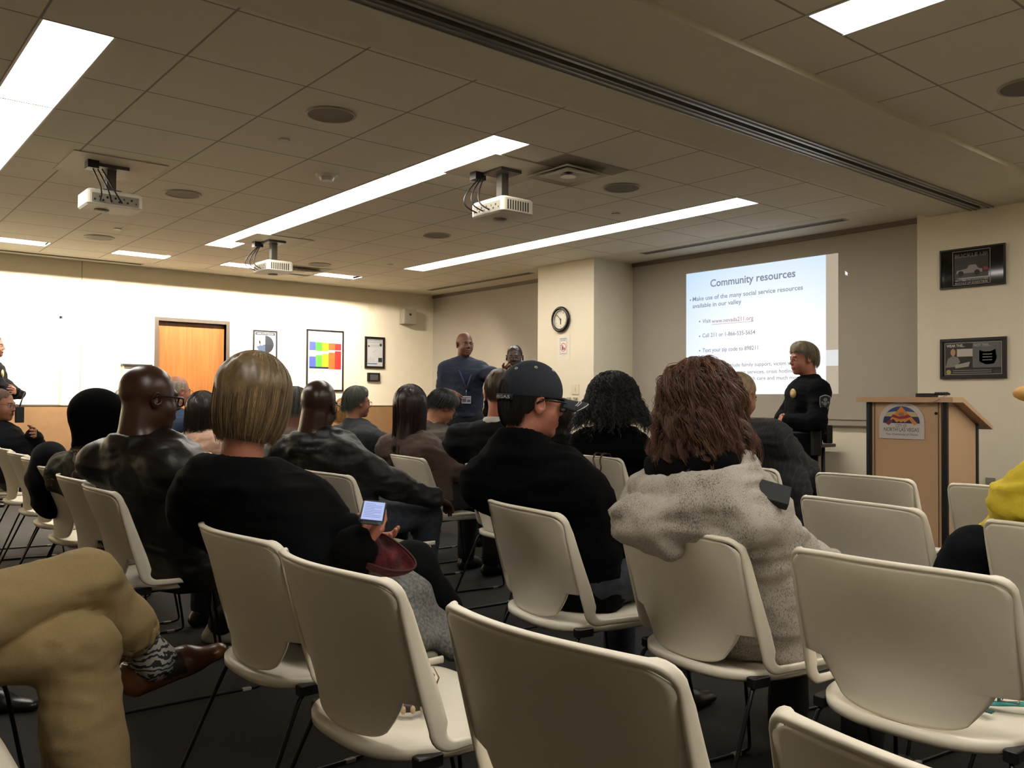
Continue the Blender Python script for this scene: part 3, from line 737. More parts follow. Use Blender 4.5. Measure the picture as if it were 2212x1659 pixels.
mb = MB(); mb.tube([(D0 + .07, YW + .07, 1.0), (D0 + .07, YW + .02, 1.0), (D0 + .18, YW + .02, 1.0)], .009); mb.disc((D0 + .07, YW + .068, 1.0), .028, 'y', h=.008); mb.build('handle', mat('steel', 'a8a49c', .3, metal=1), dr)

# front wall: column, two recesses with fabric panels, right-hand wall
mb = MB(); mb.box(XC, XF + .2, 6.80, 7.75, 0, CZ); struct('wall_front', mb, CREAM)
mb = MB(); mb.box(XF, XF + .12, 7.75, YW, 0, CZ); struct('wall_front', mb, TAUPE)
mb = MB(); mb.box(XF, XF + .12, 3.42, 6.80, .975, CZ); struct('wall_front', mb, TAUPE)
mb = MB(); mb.box(XF, XF + .12, 3.42, 6.80, 0, .975); struct('wall_front', mb, CREAM)
mb = MB(); mb.box(XF - .045, XF, 3.42, 6.80, .925, .972); mb.box(XF - .05, XF, 3.42, 6.80, .972, .98, 1); mb.box(XF - .05, XF, 3.42, 6.80, .917, .925, 1); struct('trim_6', mb, [mat('rail_grey', '9b9284', .5), mat('rail_line', '5e574b', .5)])
mb = MB(); mb.box(XW, XF + .2, -4.6, 3.42, 0, CZ); struct('wall_front', mb, CREAM)
mb = MB(); mb.box(XF - .02, XF, 3.425, 6.795, CZ - .045, CZ - .001); mb.box(XF - .02, XF, 7.755, YW, CZ - .045, CZ - .001); struct('trim_7', mb, mat('panel_head', '6a5f50', .7))
struct('wall_right', MB().box(-3.6, XF, -4.72, -4.6, 0, CZ), CREAM)
struct('wall_back', MB().box(-3.72, -3.6, -4.6, YW, 0, CZ), CREAM)
mb = MB(); mb.box(XW - .012, XW, -4.6, 3.42, 0, .1); mb.box(XC - .012, XC, 6.8, 7.75, 0, .1); mb.box(XF - .012, XF, 3.42, 6.8, 0, .1); struct('baseboard_front', mb, mat('vinyl_base', '2a2724', .6))

# ------------------------------------------------------------------ ceiling lights, washers, vents
lum, N, L, b = mk_nodes('luminous_panel'); b.inputs['Base Color'].default_value = (.9, .9, .9, 1); b.inputs['Emission Color'].default_value = (1, .94, .855, 1); b.inputs['Emission Strength'].default_value = TROFFER
proto = None
for i, (x0, x1, y0, y1) in enumerate(troffers):
    if proto is None:
        proto = empty('ceiling_light', (0, 0, 0))
        W_, H_ = .305, 1.2192
        MB().box(.012, W_ - .012, .008, H_ - .008, .006, .012).build('diffuser', lum, proto)
        f = MB(); f.box(0, .012, 0, H_, -.003, .03); f.box(W_ - .012, W_, 0, H_, -.003, .03); f.box(.012, W_ - .012, 0, .008, -.001, .03); f.box(.012, W_ - .012, H_ - .008, H_, -.001, .03); f.box(0, W_, 0, H_, .03, .04)
        f.build('frame', WHITEM, proto); c = proto
    else: c = copy_tree(proto)
    c.location = (x0, y0, CZ)
    rown = {0: 'above the back chairs at far left', 1: 'above the back chairs at far left'}
    r = round((x0 - X0L) / TS); k = round((y0 - Y0L) / 1.2192)
    where = {-5: 'behind the camera', -1: 'in the strip at upper left', 3: 'in the middle strip', 7: 'in the far strip by the slide'}[r]
    if y0 > 3: lab = 'bright rectangular ceiling light %s, %s' % (where, ['nearest the bulkhead', 'second from the bulkhead', 'third from the bulkhead', 'nearest the white left wall'][k])
    else: lab = 'ceiling light beyond bulkhead, %s, %s' % ({-5: 'rearmost strip', -1: 'second strip', 3: 'strip at the upper right', 7: 'strip near the poster wall'}[r], ['close to the track', 'one panel further', 'two panels further'][round((1.95 - y1) / 1.2192)])
    tag(c, lab, 'ceiling light', 'recessed ceiling light panels')
tubem, N, L, b = mk_nodes('washer_tube'); b.inputs['Emission Color'].default_value = (1, .90, .76, 1); b.inputs['Emission Strength'].default_value = WASHER
for i, (x0, x1, y0, y1) in enumerate(washers):
    r = empty('wall_washer', (x0, y0, CZ)); W_, H_ = x1 - x0, y1 - y0
    h = MB(); h.box(-.01, W_ + .01, -.012, 0, 0, .14); h.box(-.01, 0, 0, H_, 0, .14); h.box(W_, W_ + .01, 0, H_, 0, .14); h.box(-.01, W_ + .01, H_ + .002, H_ + .012, .016, .14); h.box(-.01, W_ + .01, -.012, H_ + .01, .14, .15); h.build('housing', mat('washer_inside', '14110d', .8), r)
    h = MB(); h.box(-.012, W_ + .012, H_, H_ + .022, -.006, .016); h.box(W_, W_ + .018, 0, H_, -.006, .010); h.build('reflector_lip', WHITEM, r)
    MB().tube([(.02, .045, .048), (W_ - .02, .045, .048)], .012, 10).build('lamp_tube', tubem, r)
    nm = ['rearmost of all', 'second from the rear', 'third, left of the frame edge', 'nearest the left frame edge', 'left above the wooden door', 'behind the far projector', 'nearest the room corner'][i]
    tag(r, 'recessed wall washer slot along the white wall, %s' % nm, 'ceiling light', 'wall washers along the left wall')

def speaker(x, y, where):
    r = empty('ceiling_speaker', (x, y, CZ)); MB().tube([(0.132 * math.cos(a), .132 * math.sin(a), -.002) for a in np.linspace(0, 2 * PI, 40, endpoint=False)], .008, 6, closed=True).build('rim', mat('speaker_rim', 'a39a86', .5), r)
    MB().disc((0, 0, -.003), .13, n=40, h=.006).build('grille', mat('speaker_grille', '6d6455', .7, noise=.25, nscale=400), r)
    tag(r, 'round flush ceiling speaker %s' % where, 'speaker', 'ceiling speakers')
for x, y, t in ((2.26, 4.35, 'nearest the bulkhead, before the middle light strip'), (2.26, 6.80, 'right of the projector at the left'), (4.71, 4.42, 'beside the square air diffuser'), (4.72, 6.88, 'between the two long light strips, left of the hanging projector'), (2.24, 9.19, 'near the wall washers at the far left'), (4.69, 9.29, 'behind the small far projector'), (4.75, 1.66, 'beyond the bulkhead at the right edge')): speaker(x, y, t)
for (px, py, t) in ((614, 302, 'before the middle light strip'), (253, 494, 'beyond the left projector'), (1331, 462, 'before the far light strip'), (843, 571, 'near the corner of the room')):
    p = at_z(px, py, CZ - .002); r = MB().disc((0, 0, -.004), .034, n=28, h=.008, r2=.036).build('sprinkler_cover', mat('sprinkler_white', 'cfc7b4', .5)); r.location = p
    tag(r, 'small round white sprinkler cover %s' % t, 'sprinkler', 'sprinkler covers in the ceiling')
p = at_z(706, 378, CZ); r = empty('smoke_detector', p, label='white round smoke detector on the ceiling beside the middle light strip', cat='smoke detector')
MB().disc((0, 0, -.008), .075, n=32, h=.016, r2=.08).build('base', WHITEM, r); h = MB(); h.disc((0, 0, -.030), .042, n=24, h=.028, r2=.055); h.build('sensor_head', mat('detector_head', 'b9b2a2', .4), r)
for k in range(8):
    a = 2 * PI * k / 8
def diffuser(x, y, t, s=TS):
    r = empty('air_diffuser', (x, y, CZ), label='square metal ceiling air diffuser %s' % t, cat='air vent', group='square air diffusers')
    h = MB()
    def ring(o, i, z0, z1):
        n = 4; V = []; 
        for q, z in ((o, z0), (i, z1)): V += [(-q, -q, z), (q, -q, z), (q, q, z), (-q, q, z)]
        for q, z in ((o, z0 + .004), (i, z1 + .004)): V += [(-q, -q, z), (q, -q, z), (q, q, z), (-q, q, z)]
        F = [(i_, (i_ + 1) % 4, 4 + (i_ + 1) % 4, 4 + i_) for i_ in range(4)] + [(8 + i_, 12 + i_, 12 + (i_ + 1) % 4, 8 + (i_ + 1) % 4) for i_ in range(4)] + [(i_, 8 + i_, 8 + (i_ + 1) % 4, (i_ + 1) % 4) for i_ in range(4)] + [(4 + i_, 4 + (i_ + 1) % 4, 12 + (i_ + 1) % 4, 12 + i_) for i_ in range(4)]
        return V, F
    MB().box(-s / 2 + .01, s / 2 - .01, -s / 2 + .01, s / 2 - .01, -.003, -.001).build('back_pan', mat('diffuser_pan', '8f8572', .6), r)
    MB().disc((.0, 0, -.006), .10, n=32, h=.004).build('duct_opening', DARK, r)
    for nm, o, i in (('cone_ring', .21, .165), ('cone_ring', .155, .03)):
        V, F = ring(o, i, -.035, -.012); hh = MB().add(V, F); hh.tube([(-o, -o, -.035), (o, -o, -.035), (o, o, -.035), (-o, o, -.035)], .0075, 4, closed=True); hh.build(nm, mat('diffuser_ring', 'ddd5c2', .5), r)
    MB().disc((0, 0, -.038), .055, n=28, h=.006).build('centre_cap', WHITEM, r)
diffuser(X0L + 4.5 * TS, Y0L + .5 * TS, 'near the bulkhead, left of a round speaker'); diffuser(X0L + 5.5 * TS, Y0L + 9.5 * TS, 'behind the far projector')
def slot(x0, x1, y0, y1, t):
    r = empty('linear_vent', ((x0 + x1) / 2, (y0 + y1) / 2, CZ - .001), label='long slotted linear ceiling vent %s' % t, cat='air vent', group='linear slot vents')
    a, b_ = (x1 - x0) / 2, (y1 - y0) / 2; MB().box(-a, a, -b_, b_, -.004, 0).build('slot_plate', mat('vent_plate', 'a39a86', .5), r)
    h = MB()
    for k in (-.55, 0, .55):
        if a < b_: h.box(k * a - .005, k * a + .005, -b_ + .02, b_ - .02, -.006, -.004)
        else: h.box(-a + .02, a - .02, k * b_ - .004, k * b_ + .004, -.006, -.004)
    h.build('slot', DARK, r)
slot(6.95, 7.06, 3.9, 6.26, 'above the projected slide'); slot(6.95, 7.06, 8.1, 10.4, 'before the corner fabric panel'); slot(-1.5, 3.1, 10.66, 10.74, 'along the white left wall')

def projector(px, py, z, rot, where, lit=False, tx=None, ty=None):
    p = at_z(px, py, z); r = empty('projector', (p[0], p[1], z), rad(rot), 'white projector hanging from the ceiling %s' % where, 'projector', 'ceiling projectors')
    b_ = MB(); b_.rbox(-.14, .14, -.18, .18, -.06, .05, .03, seg=4); body = b_.build('housing', mat('projector_white', 'd9d2c2', .45), r)
    f = MB(); 
    for k in range(9): f.box(-.10 + k * .022, -.09 + k * .022, -.1815, -.1795, -.04, .025)
    f.build('vent_grille', mat('grille_dark', '3a352c', .7), body)
    f = MB(); f.box(-.1412, -.1395, -.15, .15, -.045, .02)
    f.build('port_panel', mat('port_grey', '8d8778', .6), body)
    for k in range(11):
        f = MB(); y = -.135 + k * .026; w_ = .008 if k % 3 else .004; f.box(-.1425, -.141, y, y + w_ * 1.6, -.03 + .02 * (k % 2), -.018 + .022 * (k % 2)); f.build('port', BLACKP, body)
    f = MB(); f.tube([(.13, .06, -.005), (.165, .06, -.005)], .034, 20); f.build('lens', mat('lens_dark', '15151a', .1), body)
    f = MB(); f.tube([(.02, .05, -.058), (.02, .05, -.068)], [.05, .045], 24); f.build('foot_ring', mat('foot_ring', '8f8776', .6), body)
    f = MB(); f.box(-.05, .05, -.06, .06, .055, .075); f.box(-.03, .03, -.03, .03, .075, CZ - z - .03); f.box(-.09, .09, -.10, .10, CZ - z - .03, CZ - z - .006)
    f.build('mount', mat('mount_grey', '57524a', .5, metal=.4), r)
    for k in range(4):
        f = MB(); sx, sy = ((-1, -1), (1, -1), (1, 1), (-1, 1))[k]; f.tube([(0, 0, .065), (sx * .10, sy * .12, .054)], .006, 6); f.build('mount_arm', BLACKP, r)
    f = MB(); f.box(-.30, .30, -.30, .30, CZ - z - .0075, CZ - z - .002); f.build('ceiling_plate', mat('plate_light', 'c4bba6', .6), r)
    f = MB(); f.box(-.15, -.06, .11, .18, CZ - z - .06, CZ - z - .007); f.build('power_box', BLACKP, r)
    for k in range(3):
        zt = CZ - z - .05; y1 = .14 - .03 * k; yb = .10 - k * .07; s = np.linspace(0, 1, 16)
        P = np.stack([-.10 - .12 * np.sin(s * PI) * (1 - .2 * k) + s * -.045, y1 + (yb - y1) * s, zt + (-.03 - zt) * s - .05 * np.sin(s * PI)], 1)
        MB().tube(P, .005, 6).build('cable', BLACKP, r)
    return r
projector(238, 436, 2.50, 90, 'at the left, its ports turned to the audience'); projector(1085, 452, 2.47, 0, 'in the middle, aimed at the slide'); projector(590, 578, 2.47, 0, 'near the left wall, the smallest of the three')

# ------------------------------------------------------------------ things on the walls
FRAMEB = mat('frame_black', '15110e', .4)
def framed(name, x0, x1, z0, z1, label, wall='left', fw=.02, paper='dcd8d4', mats=(), draw=None, cat='poster'):
    """x runs to the right as seen from the room; origin = left lower corner on the wall"""
    if wall == 'left': org = np.array([x0, YW, z0]); rt = np.array([1., 0, 0]); nr = np.array([0, -1., 0])
    else: org = np.array([{'right': XW, 'col': XC, 'screen': XF}[wall], x0, z0]); rt = np.array([0, -1., 0]); nr = np.array([-1., 0, 0])
    Wd = abs(x1 - x0); Hd = z1 - z0; r = empty(name, org, 0, label, cat)
    def quad(mb, u0, u1, v0, v1, d0, d1, mi=0):
        V = [rt * u + np.array([0, 0, v]) + nr * d for u in (u0, u1) for v in (v0, v1) for d in (d0, d1)]
        mb.add(V, [(0, 1, 3, 2), (4, 6, 7, 5), (0, 4, 5, 1), (2, 3, 7, 6), (0, 2, 6, 4), (1, 5, 7, 3)], mi)
    if fw:
        f = MB(); quad(f, 0, fw, 0, Hd, 0, .02); quad(f, Wd - fw, Wd, 0, Hd, 0, .02); quad(f, fw, Wd - fw, 0, fw, 0, .02); quad(f, fw, Wd - fw, Hd - fw, Hd, 0, .02); f.build('frame', FRAMEB, r)
    f = MB(); quad(f, fw, Wd - fw, fw, Hd - fw, .001, .010 if fw else .003); f.build('sheet' if fw else 'paper', mat('paper_' + paper, paper, .45 if fw else .8, coat=.0), r)
    if draw:
        f = MB(); ms = []
        dd = .0106 if fw else .0036
        def q(u0, u1, v0, v1, c, d=0.0):
            mm = mat('print_' + c, c, .5)
            if mm not in ms: ms.append(mm)
            quad(f, u0, u1, v0, v1, dd + d, dd + .0004 + d, ms.index(mm))
        def t(s, u, v, w_, h_, c, bold=0.0, center=False, d=.0006, shear=0):
            mm = mat('print_' + c, c, .5)
            if mm not in ms: ms.append(mm)
            put_text(f, s, rt * u + np.array([0, 0, v]) + nr * (dd + d), rt, (0, 0, 1), w_, h_, bold, ms.index(mm), center, .0002, shear)
        def poly(pts, c, d=0.0):
            mm = mat('print_' + c, c, .5)
            if mm not in ms: ms.append(mm)
            V = [rt * a + np.array([0, 0, b_]) + nr * (dd + d) for a, b_ in pts]; f.add(V, [tuple(range(len(pts)))], ms.index(mm))
        draw(q, t, poly, Wd, Hd); f.build('print', ms, r)
    return r
# colour chart
def chart(q, t, poly, W_, H_):
    t('USE OF FORCE CONTINUUM', W_ * .5, H_ * .862, W_ * .45, .012, '6a6a70', .01, True)
    for k, (c, c2) in enumerate((('4a58c0', '4a58c0'), ('4cae34', '58b83c'), ('e8b020', 'e0a828'), ('f0602c', 'f0642c'), ('d8302c', 'd42c2c'))):
        a = W_ * (.075 + .172 * k); b_ = a + W_ * .172
        q(a, b_, H_ * (.66 - .006 * k) if k < 2 else H_ * (.655 + .02 * (k > 2)), H_ * (.80 - .004 * k), c)
        q(a, b_, H_ * (.395 if k < 3 else .36), H_ * (.56 + .025 * k), c2)
        for j in range(6): q(a + .01, b_ - .014, H_ * (.43 + .018 * j), H_ * (.4325 + .018 * j), ['3a48a8', '3f9a2c', 'c0901c', 'd04c20', 'b02020'][k], .0003)
    q(W_ * .075, W_ * .59, H_ * .365, H_ * .395, '1e2440', .0002)
    q(W_ * .075, W_ * .45, H_ * .310, H_ * .318, 'd8c840')
    for j in range(9): q(W_ * .08, W_ * .42, H_ * (.28 - .02 * j), H_ * (.283 - .02 * j), 'b8b4b8'); q(W_ * .48, W_ * .92, H_ * (.29 - .02 * j), H_ * (.293 - .02 * j), 'b0acb0')
framed('wall_chart', 5.33, 5.90, 1.255, 2.11, 'tall black framed chart with blue, green, yellow, orange and red columns on the left wall', paper='cfc8cc', draw=chart, cat='poster')
def ad1(q, t, poly, W_, H_):
    q(.03, W_ - .03, H_ * .885, H_ * .95, '2a2e38'); t('CRIME VICTIM SERVICES', W_ * .5, H_ * .905, W_ * .7, .014, 'd8d8d8', .0, True, .0012)
    cx, cz, R_ = W_ * .5, H_ * .66, W_ * .36
    for k, (c, a0, a1) in enumerate((('23262e', 0, 90), ('c8a890', 90, 180), ('40506a', 180, 270), ('1c1e24', 270, 360))):
        poly([(cx, cz)] + [(cx + R_ * math.cos(rad(a)), cz + R_ * math.sin(rad(a))) for a in np.linspace(a0, a1, 12)], c)
    for (ox, oz) in ((-.05, .03), (-.10, .02)): poly([(cx + ox + .035 * math.cos(a), cz + oz + .045 * math.sin(a)) for a in np.linspace(0, 2 * PI, 16, endpoint=False)], 'd8b090', .0004)
    for j in range(7): q(W_ * .12, W_ * .88, H_ * (.36 - .03 * j), H_ * (.366 - .03 * j), '8a8a90')
framed('poster', 4.565, 4.90, 1.50, 2.055, 'black framed portrait poster with a round photo collage, between door and colour chart', paper='b8b8bc', draw=ad1, fw=.016)
def ad2(q, t, poly, W_, H_):
    t('COMMUNITY CRIME STATISTICS', W_ * .5, H_ * .87, W_ * .7, .014, '404448', .0, True); q(.03, W_ - .03, H_ * .82, H_ * .826, '202428')
    poly([(W_ * .80 + .022 * math.cos(a), H_ * .75 + .022 * math.sin(a)) for a in np.linspace(0, 2 * PI, 16, endpoint=False)], '33363c')
    poly([(W_ * .20 + .016 * math.cos(a), H_ * .70 + .016 * math.sin(a)) for a in np.linspace(0, 2 * PI, 16, endpoint=False)], '44474c')
    for j in range(4): q(W_ * .28, W_ * .72, H_ * (.74 - .02 * j), H_ * (.744 - .02 * j), '6a6c70')
    for k in range(5): q(W_ * (.14 + .07 * k), W_ * (.165 + .07 * k), H_ * .20, H_ * (.30 + .03 * (k % 3)), '9aa0a4')
    q(W_ * .68, W_ * .88, H_ * .20, H_ * .34, '24282c'); q(W_ * .13, W_ * .62, H_ * .13, H_ * .16, '3a5a80'); poly([(W_ * .4, H_ * .5), (W_ * .62, H_ * .6), (W_ * .62, H_ * .605), (W_ * .4, H_ * .505)], '44474c')
framed('poster', 6.245, 6.575, 1.595, 2.055, 'small black framed notice above a black square box, right of the colour chart', paper='b4b4b4', draw=ad2, fw=.032)
r = empty('wall_box', (6.29, YW, 1.405), label='small black square box with grey pane under the framed notice', cat='wall box')
MB().box(0, .20, -.03, 0, 0, .125).build('case', BLACKP, r); MB().box(.035, .165, -.032, -.03, .02, .10).build('pane', mat('pane_grey', '4a4a4a', .3), r)
r = empty('wall_speaker', (6.83, YW, 2.27), label='grey square speaker box high on the left wall near the corner', cat='speaker')
MB().rbox(0, .215, -.14, 0, 0, .22, .01).build('case', mat('speaker_box', '9a9484', .6), r); MB().box(.09, .125, -.143, -.14, .125, .155).build('badge', mat('badge_dark', '2b2822', .5), r)
tag(MB().box(6.30, 6.40, YW - .01, YW, 2.43, 2.53).build('blank_plate', mat('plate_cream', 'd9cfb4', .5)), 'blank cream wall plate left of the grey speaker box', 'wall plate')
r = empty('whiteboard', (.55, YW, 1.06), label='large white board on the left wall, washed out by light', cat='whiteboard')
MB().box(0, 1.70, -.022, 0, 0, 1.09).build('board', mat('board_white', 'e8e6dc', .3), r); MB().box(1.70, 1.715, -.03, 0, 0, 1.09).build('side_rail', mat('board_rail', 'b9b09a', .4), r); MB().box(1.69, 1.73, -.03, -.02, .99, 1.02).build('clip', mat('clip_dark', '4b4a48', .5), r)
r = empty('wall_shelf', (2.92, YW, 1.40), label='small dark topped white wall holder left of the wooden door', cat='holder')
MB().box(.02, .30, -.07, 0, 0, .13).build('box', mat('holder_white', 'cfc8b8', .5), r); MB().box(0, .34, -.10, 0, .13, .15).build('top', mat('holder_top', '2d2a26', .5), r)

# clock, notice and switches on the column
r = empty('wall_clock', (XC, 7.325, 2.085), label='round black rimmed wall clock with white face on the cream column', cat='clock')
a = np.linspace(0, 2 * PI, 48, endpoint=False)
MB().tube(np.stack([np.full(48, -.022), .132 * np.cos(a), .132 * np.sin(a)], 1), .021, 12, closed=True).build('rim', mat('clock_rim', '0f0e0d', .25), r)
MB().disc((-.012, 0, 0), .128, 'x', 48, .01).build('face', mat('clock_face', 'ddd6c2', .5), r)
MB().tube(np.stack([np.full(48, -.030), .108 * np.cos(a), .108 * np.sin(a)], 1), .005, 8, closed=True).build('inner_ring', mat('clock_ring', 'bdb8aa', .3), r)
f = MB()
for k in range(1, 13):
    A_ = rad(90 - 30 * k); put_text(f, str(k), np.array([-.0185, -.085 * math.cos(A_) , .085 * math.sin(A_) - .008]), (0, -1, 0), (0, 0, 1), .010 * len(str(k)) + .001, .016, 0, 0, True, .0)
f.build('numerals', mat('clock_ink', '3a3832', .6), r)
for nm, ang, Ln, wd in (('minute_hand', 90 + 48, .090, .003), ('hour_hand', -88, .058, .0042), ('second_hand', 180 - 4, .03, .0015)):
    A_ = rad(ang); d = np.array([0, -math.cos(A_), math.sin(A_)]); MB().tube([np.array([-.022, 0, 0]) - d * .012, np.array([-.022, 0, 0]) + d * Ln], wd, 6).build(nm, mat('clock_ink', '3a3832', .6), r)
def nofood(q, t, poly, W_, H_):
    for e, c in ((0, '4a5a80'), (.004, 'e6e0d4')): q(W_ * .22 + e, W_ * .78 - e, H_ * .22 + e, H_ * .86 - e, c, .0001 + e * .05)
    t('NO FOOD', W_ * .5, H_ * .80, W_ * .42, .013, '3a4a78', .02, True, .0012); t('OR DRINK', W_ * .5, H_ * .745, W_ * .42, .013, '3a4a78', .02, True, .0012); t('THANK YOU', W_ * .5, H_ * .25, W_ * .38, .010, '3a4a78', .01, True, .0012)
    t('Police Dept', W_ * .5, H_ * .16, W_ * .25, .006, '6a6a70', .0, True, .0006)
    cx, cz, R_ = W_ * .5, H_ * .50, W_ * .235; q(cx - .025, cx - .002, cz - .03, cz + .02, '384a6a', .0009); q(cx + .002, cx + .03, cz - .03, cz - .005, '384a6a', .0009)
    n = 28
    for i in range(n):
        a0, a1 = 2 * PI * i / n, 2 * PI * (i + 1) / n; poly([(cx + R_ * math.cos(a0), cz + R_ * math.sin(a0)), (cx + R_ * math.cos(a1), cz + R_ * math.sin(a1)), (cx + R_ * .82 * math.cos(a1), cz + R_ * .82 * math.sin(a1)), (cx + R_ * .82 * math.cos(a0), cz + R_ * .82 * math.sin(a0))], 'cc5a58', .0014)
    poly([(cx - R_ * .72, cz + R_ * .58), (cx - R_ * .58, cz + R_ * .72), (cx + R_ * .72, cz - R_ * .58), (cx + R_ * .58, cz - R_ * .72)], 'cc5a58', .0015)
framed('notice', 7.40, 7.185, 1.615, 1.905, 'white paper notice with red prohibition ring taped below the clock', wall='col', fw=0, paper='e4dcca', draw=nofood, cat='sign')
for (py0, px, t) in ((842, 1243, 'white switch plate on the column beside the cap brim'),):
    p = at_X(px, py0, XC); r = empty('switch_plate', (XC, p[1], p[2] - .05), label=t, cat='switch'); MB().box(-.008, 0, -.06, .06, 0, .11).build('plate', mat('plate_cream', 'd9cfb4', .5), r); MB().box(-.016, -.008, -.012, .012, .04, .075).build('toggle', WHITEM, r)
for px, t in ((1230, 'left'), (1244, 'right')):
    p = at_X(px, 860, XC); tag(MB().box(XC - .02, XC, p[1] - .028, p[1] + .028, p[2] - .012, p[2] + .008).build('card_holder', mat('holder_cream', 'a89f88', .5)), '%s one of two tiny shelf clips under the column switch plate' % t, 'wall clip', 'wall clips on the column')
p = at_X(2140, 1048, XW); r = empty('wall_outlet', (XW, p[1], p[2] - .05), label='grey wall outlet low on the right wall behind the yellow top', cat='outlet'); MB().box(-.01, 0, -.035, .035, 0, .11).build('plate', mat('outlet_grey', '8a857a', .5), r)

# posters on the right wall
def buckle(q, t, poly, W_, H_):
    u0, u1, v0, v1 = W_ * .20, W_ * .78, H_ * .07, H_ * .93
    for a, b_, c, d in ((u0, u1, v0, v0 + .004), (u0, u1, v1 - .004, v1), (u0, u0 + .004, v0, v1), (u1 - .004, u1, v0, v1)): q(a, b_, c, d, '9a9590', .0002)
    q(u0 + .015, u1 - .015, H_ * .25, H_ * .80, '2c2624')
    t('BUCKLE UP', (u0 + u1) / 2, H_ * .76, W_ * .5, .030, '6c6462', .01, True, .0012)
    q(u0 + .015, u1 - .015, H_ * .25, H_ * .36, '4a4444', .0003)
    poly([(W_ * .25, H_ * .35), (W_ * .27, H_ * .44), (W_ * .42, H_ * .47), (W_ * .46, H_ * .56), (W_ * .56, H_ * .56), (W_ * .60, H_ * .46), (W_ * .66, H_ * .44), (W_ * .66, H_ * .36)], '8c8684', .0006)
    for cx in (.33, .58): poly([(W_ * cx + .022 * math.cos(a), H_ * .36 + .022 * math.sin(a)) for a in np.linspace(0, 2 * PI, 14, endpoint=False)], '1a1816', .0009)
    poly([(W_ * .68, H_ * .40), (W_ * .68, H_ * .48), (W_ * .74, H_ * .48), (W_ * .74, H_ * .40)], '8a3a34', .0006)
    t('SEATBELTS SAVE LIVES', (u0 + u1) / 2, H_ * .165, W_ * .5, .013, 'b8b0a4', .01, True, .0012); t('BUCKLE UP EVERYTIME', (u0 + u1) / 2, H_ * .095, W_ * .5, .013, 'b8b0a4', .01, True, .0012)
framed('poster', 3.225, 2.72, 2.08, 2.405, 'upper black poster of a white car with seatbelt slogan and two bright reflections', wall='right', fw=.012, paper='131010', draw=buckle)
bpy.data.materials['paper_131010'].node_tree.nodes['Principled BSDF'].inputs['Roughness'].default_value = .06
def wear(q, t, poly, W_, H_):
    for a, b_, c, d in ((.035, W_ - .035, .035, .038), (.035, W_ - .035, H_ - .038, H_ - .035), (.035, .038, .035, H_ - .035), (W_ - .038, W_ - .035, .035, H_ - .035)): q(a, b_, c, d, 'b8b2a8')
    q(W_ * .5, W_ * .92, H_ * .27, H_ * .88, '5c5c5c', .0002); q(W_ * .26, W_ * .5, H_ * .55, H_ * .74, 'b8b0a4', .0003)
    t('WEAR THIS...', W_ * .10, H_ * .79, W_ * .28, .022, 'e0dcd4', .01, False, .0012); t('NOT THIS...', W_ * .52, H_ * .79, W_ * .25, .022, 'b0aca4', .01, False, .0012)
    poly([(W_ * .08, H_ * .28), (W_ * .12, H_ * .50), (W_ * .20, H_ * .58), (W_ * .28, H_ * .52), (W_ * .31, H_ * .42), (W_ * .24, H_ * .30)], '77736c', .0006); poly([(W_ * .20 + .02 * math.cos(a), H_ * .66 + .03 * math.sin(a)) for a in np.linspace(0, 2 * PI, 14, endpoint=False)], 'b08464', .0008)
    poly([(W_ * .22, H_ * .34), (W_ * .46, H_ * .42), (W_ * .44, H_ * .30), (W_ * .24, H_ * .26)], '97928a', .0007)
    poly([(W_ * .60, H_ * .70), (W_ * .66, H_ * .66), (W_ * .76, H_ * .66), (W_ * .84, H_ * .71), (W_ * .86, H_ * .50), (W_ * .82, H_ * .36), (W_ * .70, H_ * .34), (W_ * .60, H_ * .42)], '2f2e2c', .0006)
    for j in range(3): q(W_ * .65, W_ * .79, H_ * (.44 + .07 * j), H_ * (.465 + .07 * j), '6a6966', .0009)
    for j in range(2): q(W_ * .20, W_ * .78, H_ * (.15 + .05 * j), H_ * (.165 + .05 * j), '8a857c', .0004)
    poly([(W_ * .13 + .02 * math.cos(a), H_ * .17 + .02 * math.sin(a)) for a in np.linspace(0, 2 * PI, 14, endpoint=False)], 'a08a4a', .0006); poly([(W_ * .87 + .03 * math.cos(a), H_ * .17 + .016 * math.sin(a)) for a in np.linspace(0, 2 * PI, 14, endpoint=False)], '33312c', .0006)
framed('poster', 3.225, 2.715, 1.335, 1.665, 'lower black framed poster comparing a seatbelt and a bulletproof vest', wall='right', fw=.022, paper='191614', draw=wear)

# projected slide: projector light on the wall, built as glowing sheets
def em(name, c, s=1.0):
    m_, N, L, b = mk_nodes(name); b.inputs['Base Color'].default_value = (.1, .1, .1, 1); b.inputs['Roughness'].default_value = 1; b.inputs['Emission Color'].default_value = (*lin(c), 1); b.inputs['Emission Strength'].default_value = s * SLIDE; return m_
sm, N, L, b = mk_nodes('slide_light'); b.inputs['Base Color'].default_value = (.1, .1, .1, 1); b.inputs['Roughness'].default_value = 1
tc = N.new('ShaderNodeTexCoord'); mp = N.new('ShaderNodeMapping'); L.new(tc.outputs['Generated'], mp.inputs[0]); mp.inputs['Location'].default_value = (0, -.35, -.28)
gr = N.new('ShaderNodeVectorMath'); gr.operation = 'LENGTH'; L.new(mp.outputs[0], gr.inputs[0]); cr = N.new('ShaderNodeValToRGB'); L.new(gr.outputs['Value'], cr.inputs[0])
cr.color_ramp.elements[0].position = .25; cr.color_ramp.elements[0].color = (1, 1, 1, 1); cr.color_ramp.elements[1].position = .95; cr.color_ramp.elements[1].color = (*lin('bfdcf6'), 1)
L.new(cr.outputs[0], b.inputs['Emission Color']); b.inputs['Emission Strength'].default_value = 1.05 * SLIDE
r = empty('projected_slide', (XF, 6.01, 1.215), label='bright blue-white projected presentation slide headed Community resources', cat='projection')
zs = lambda z: z - 1.215
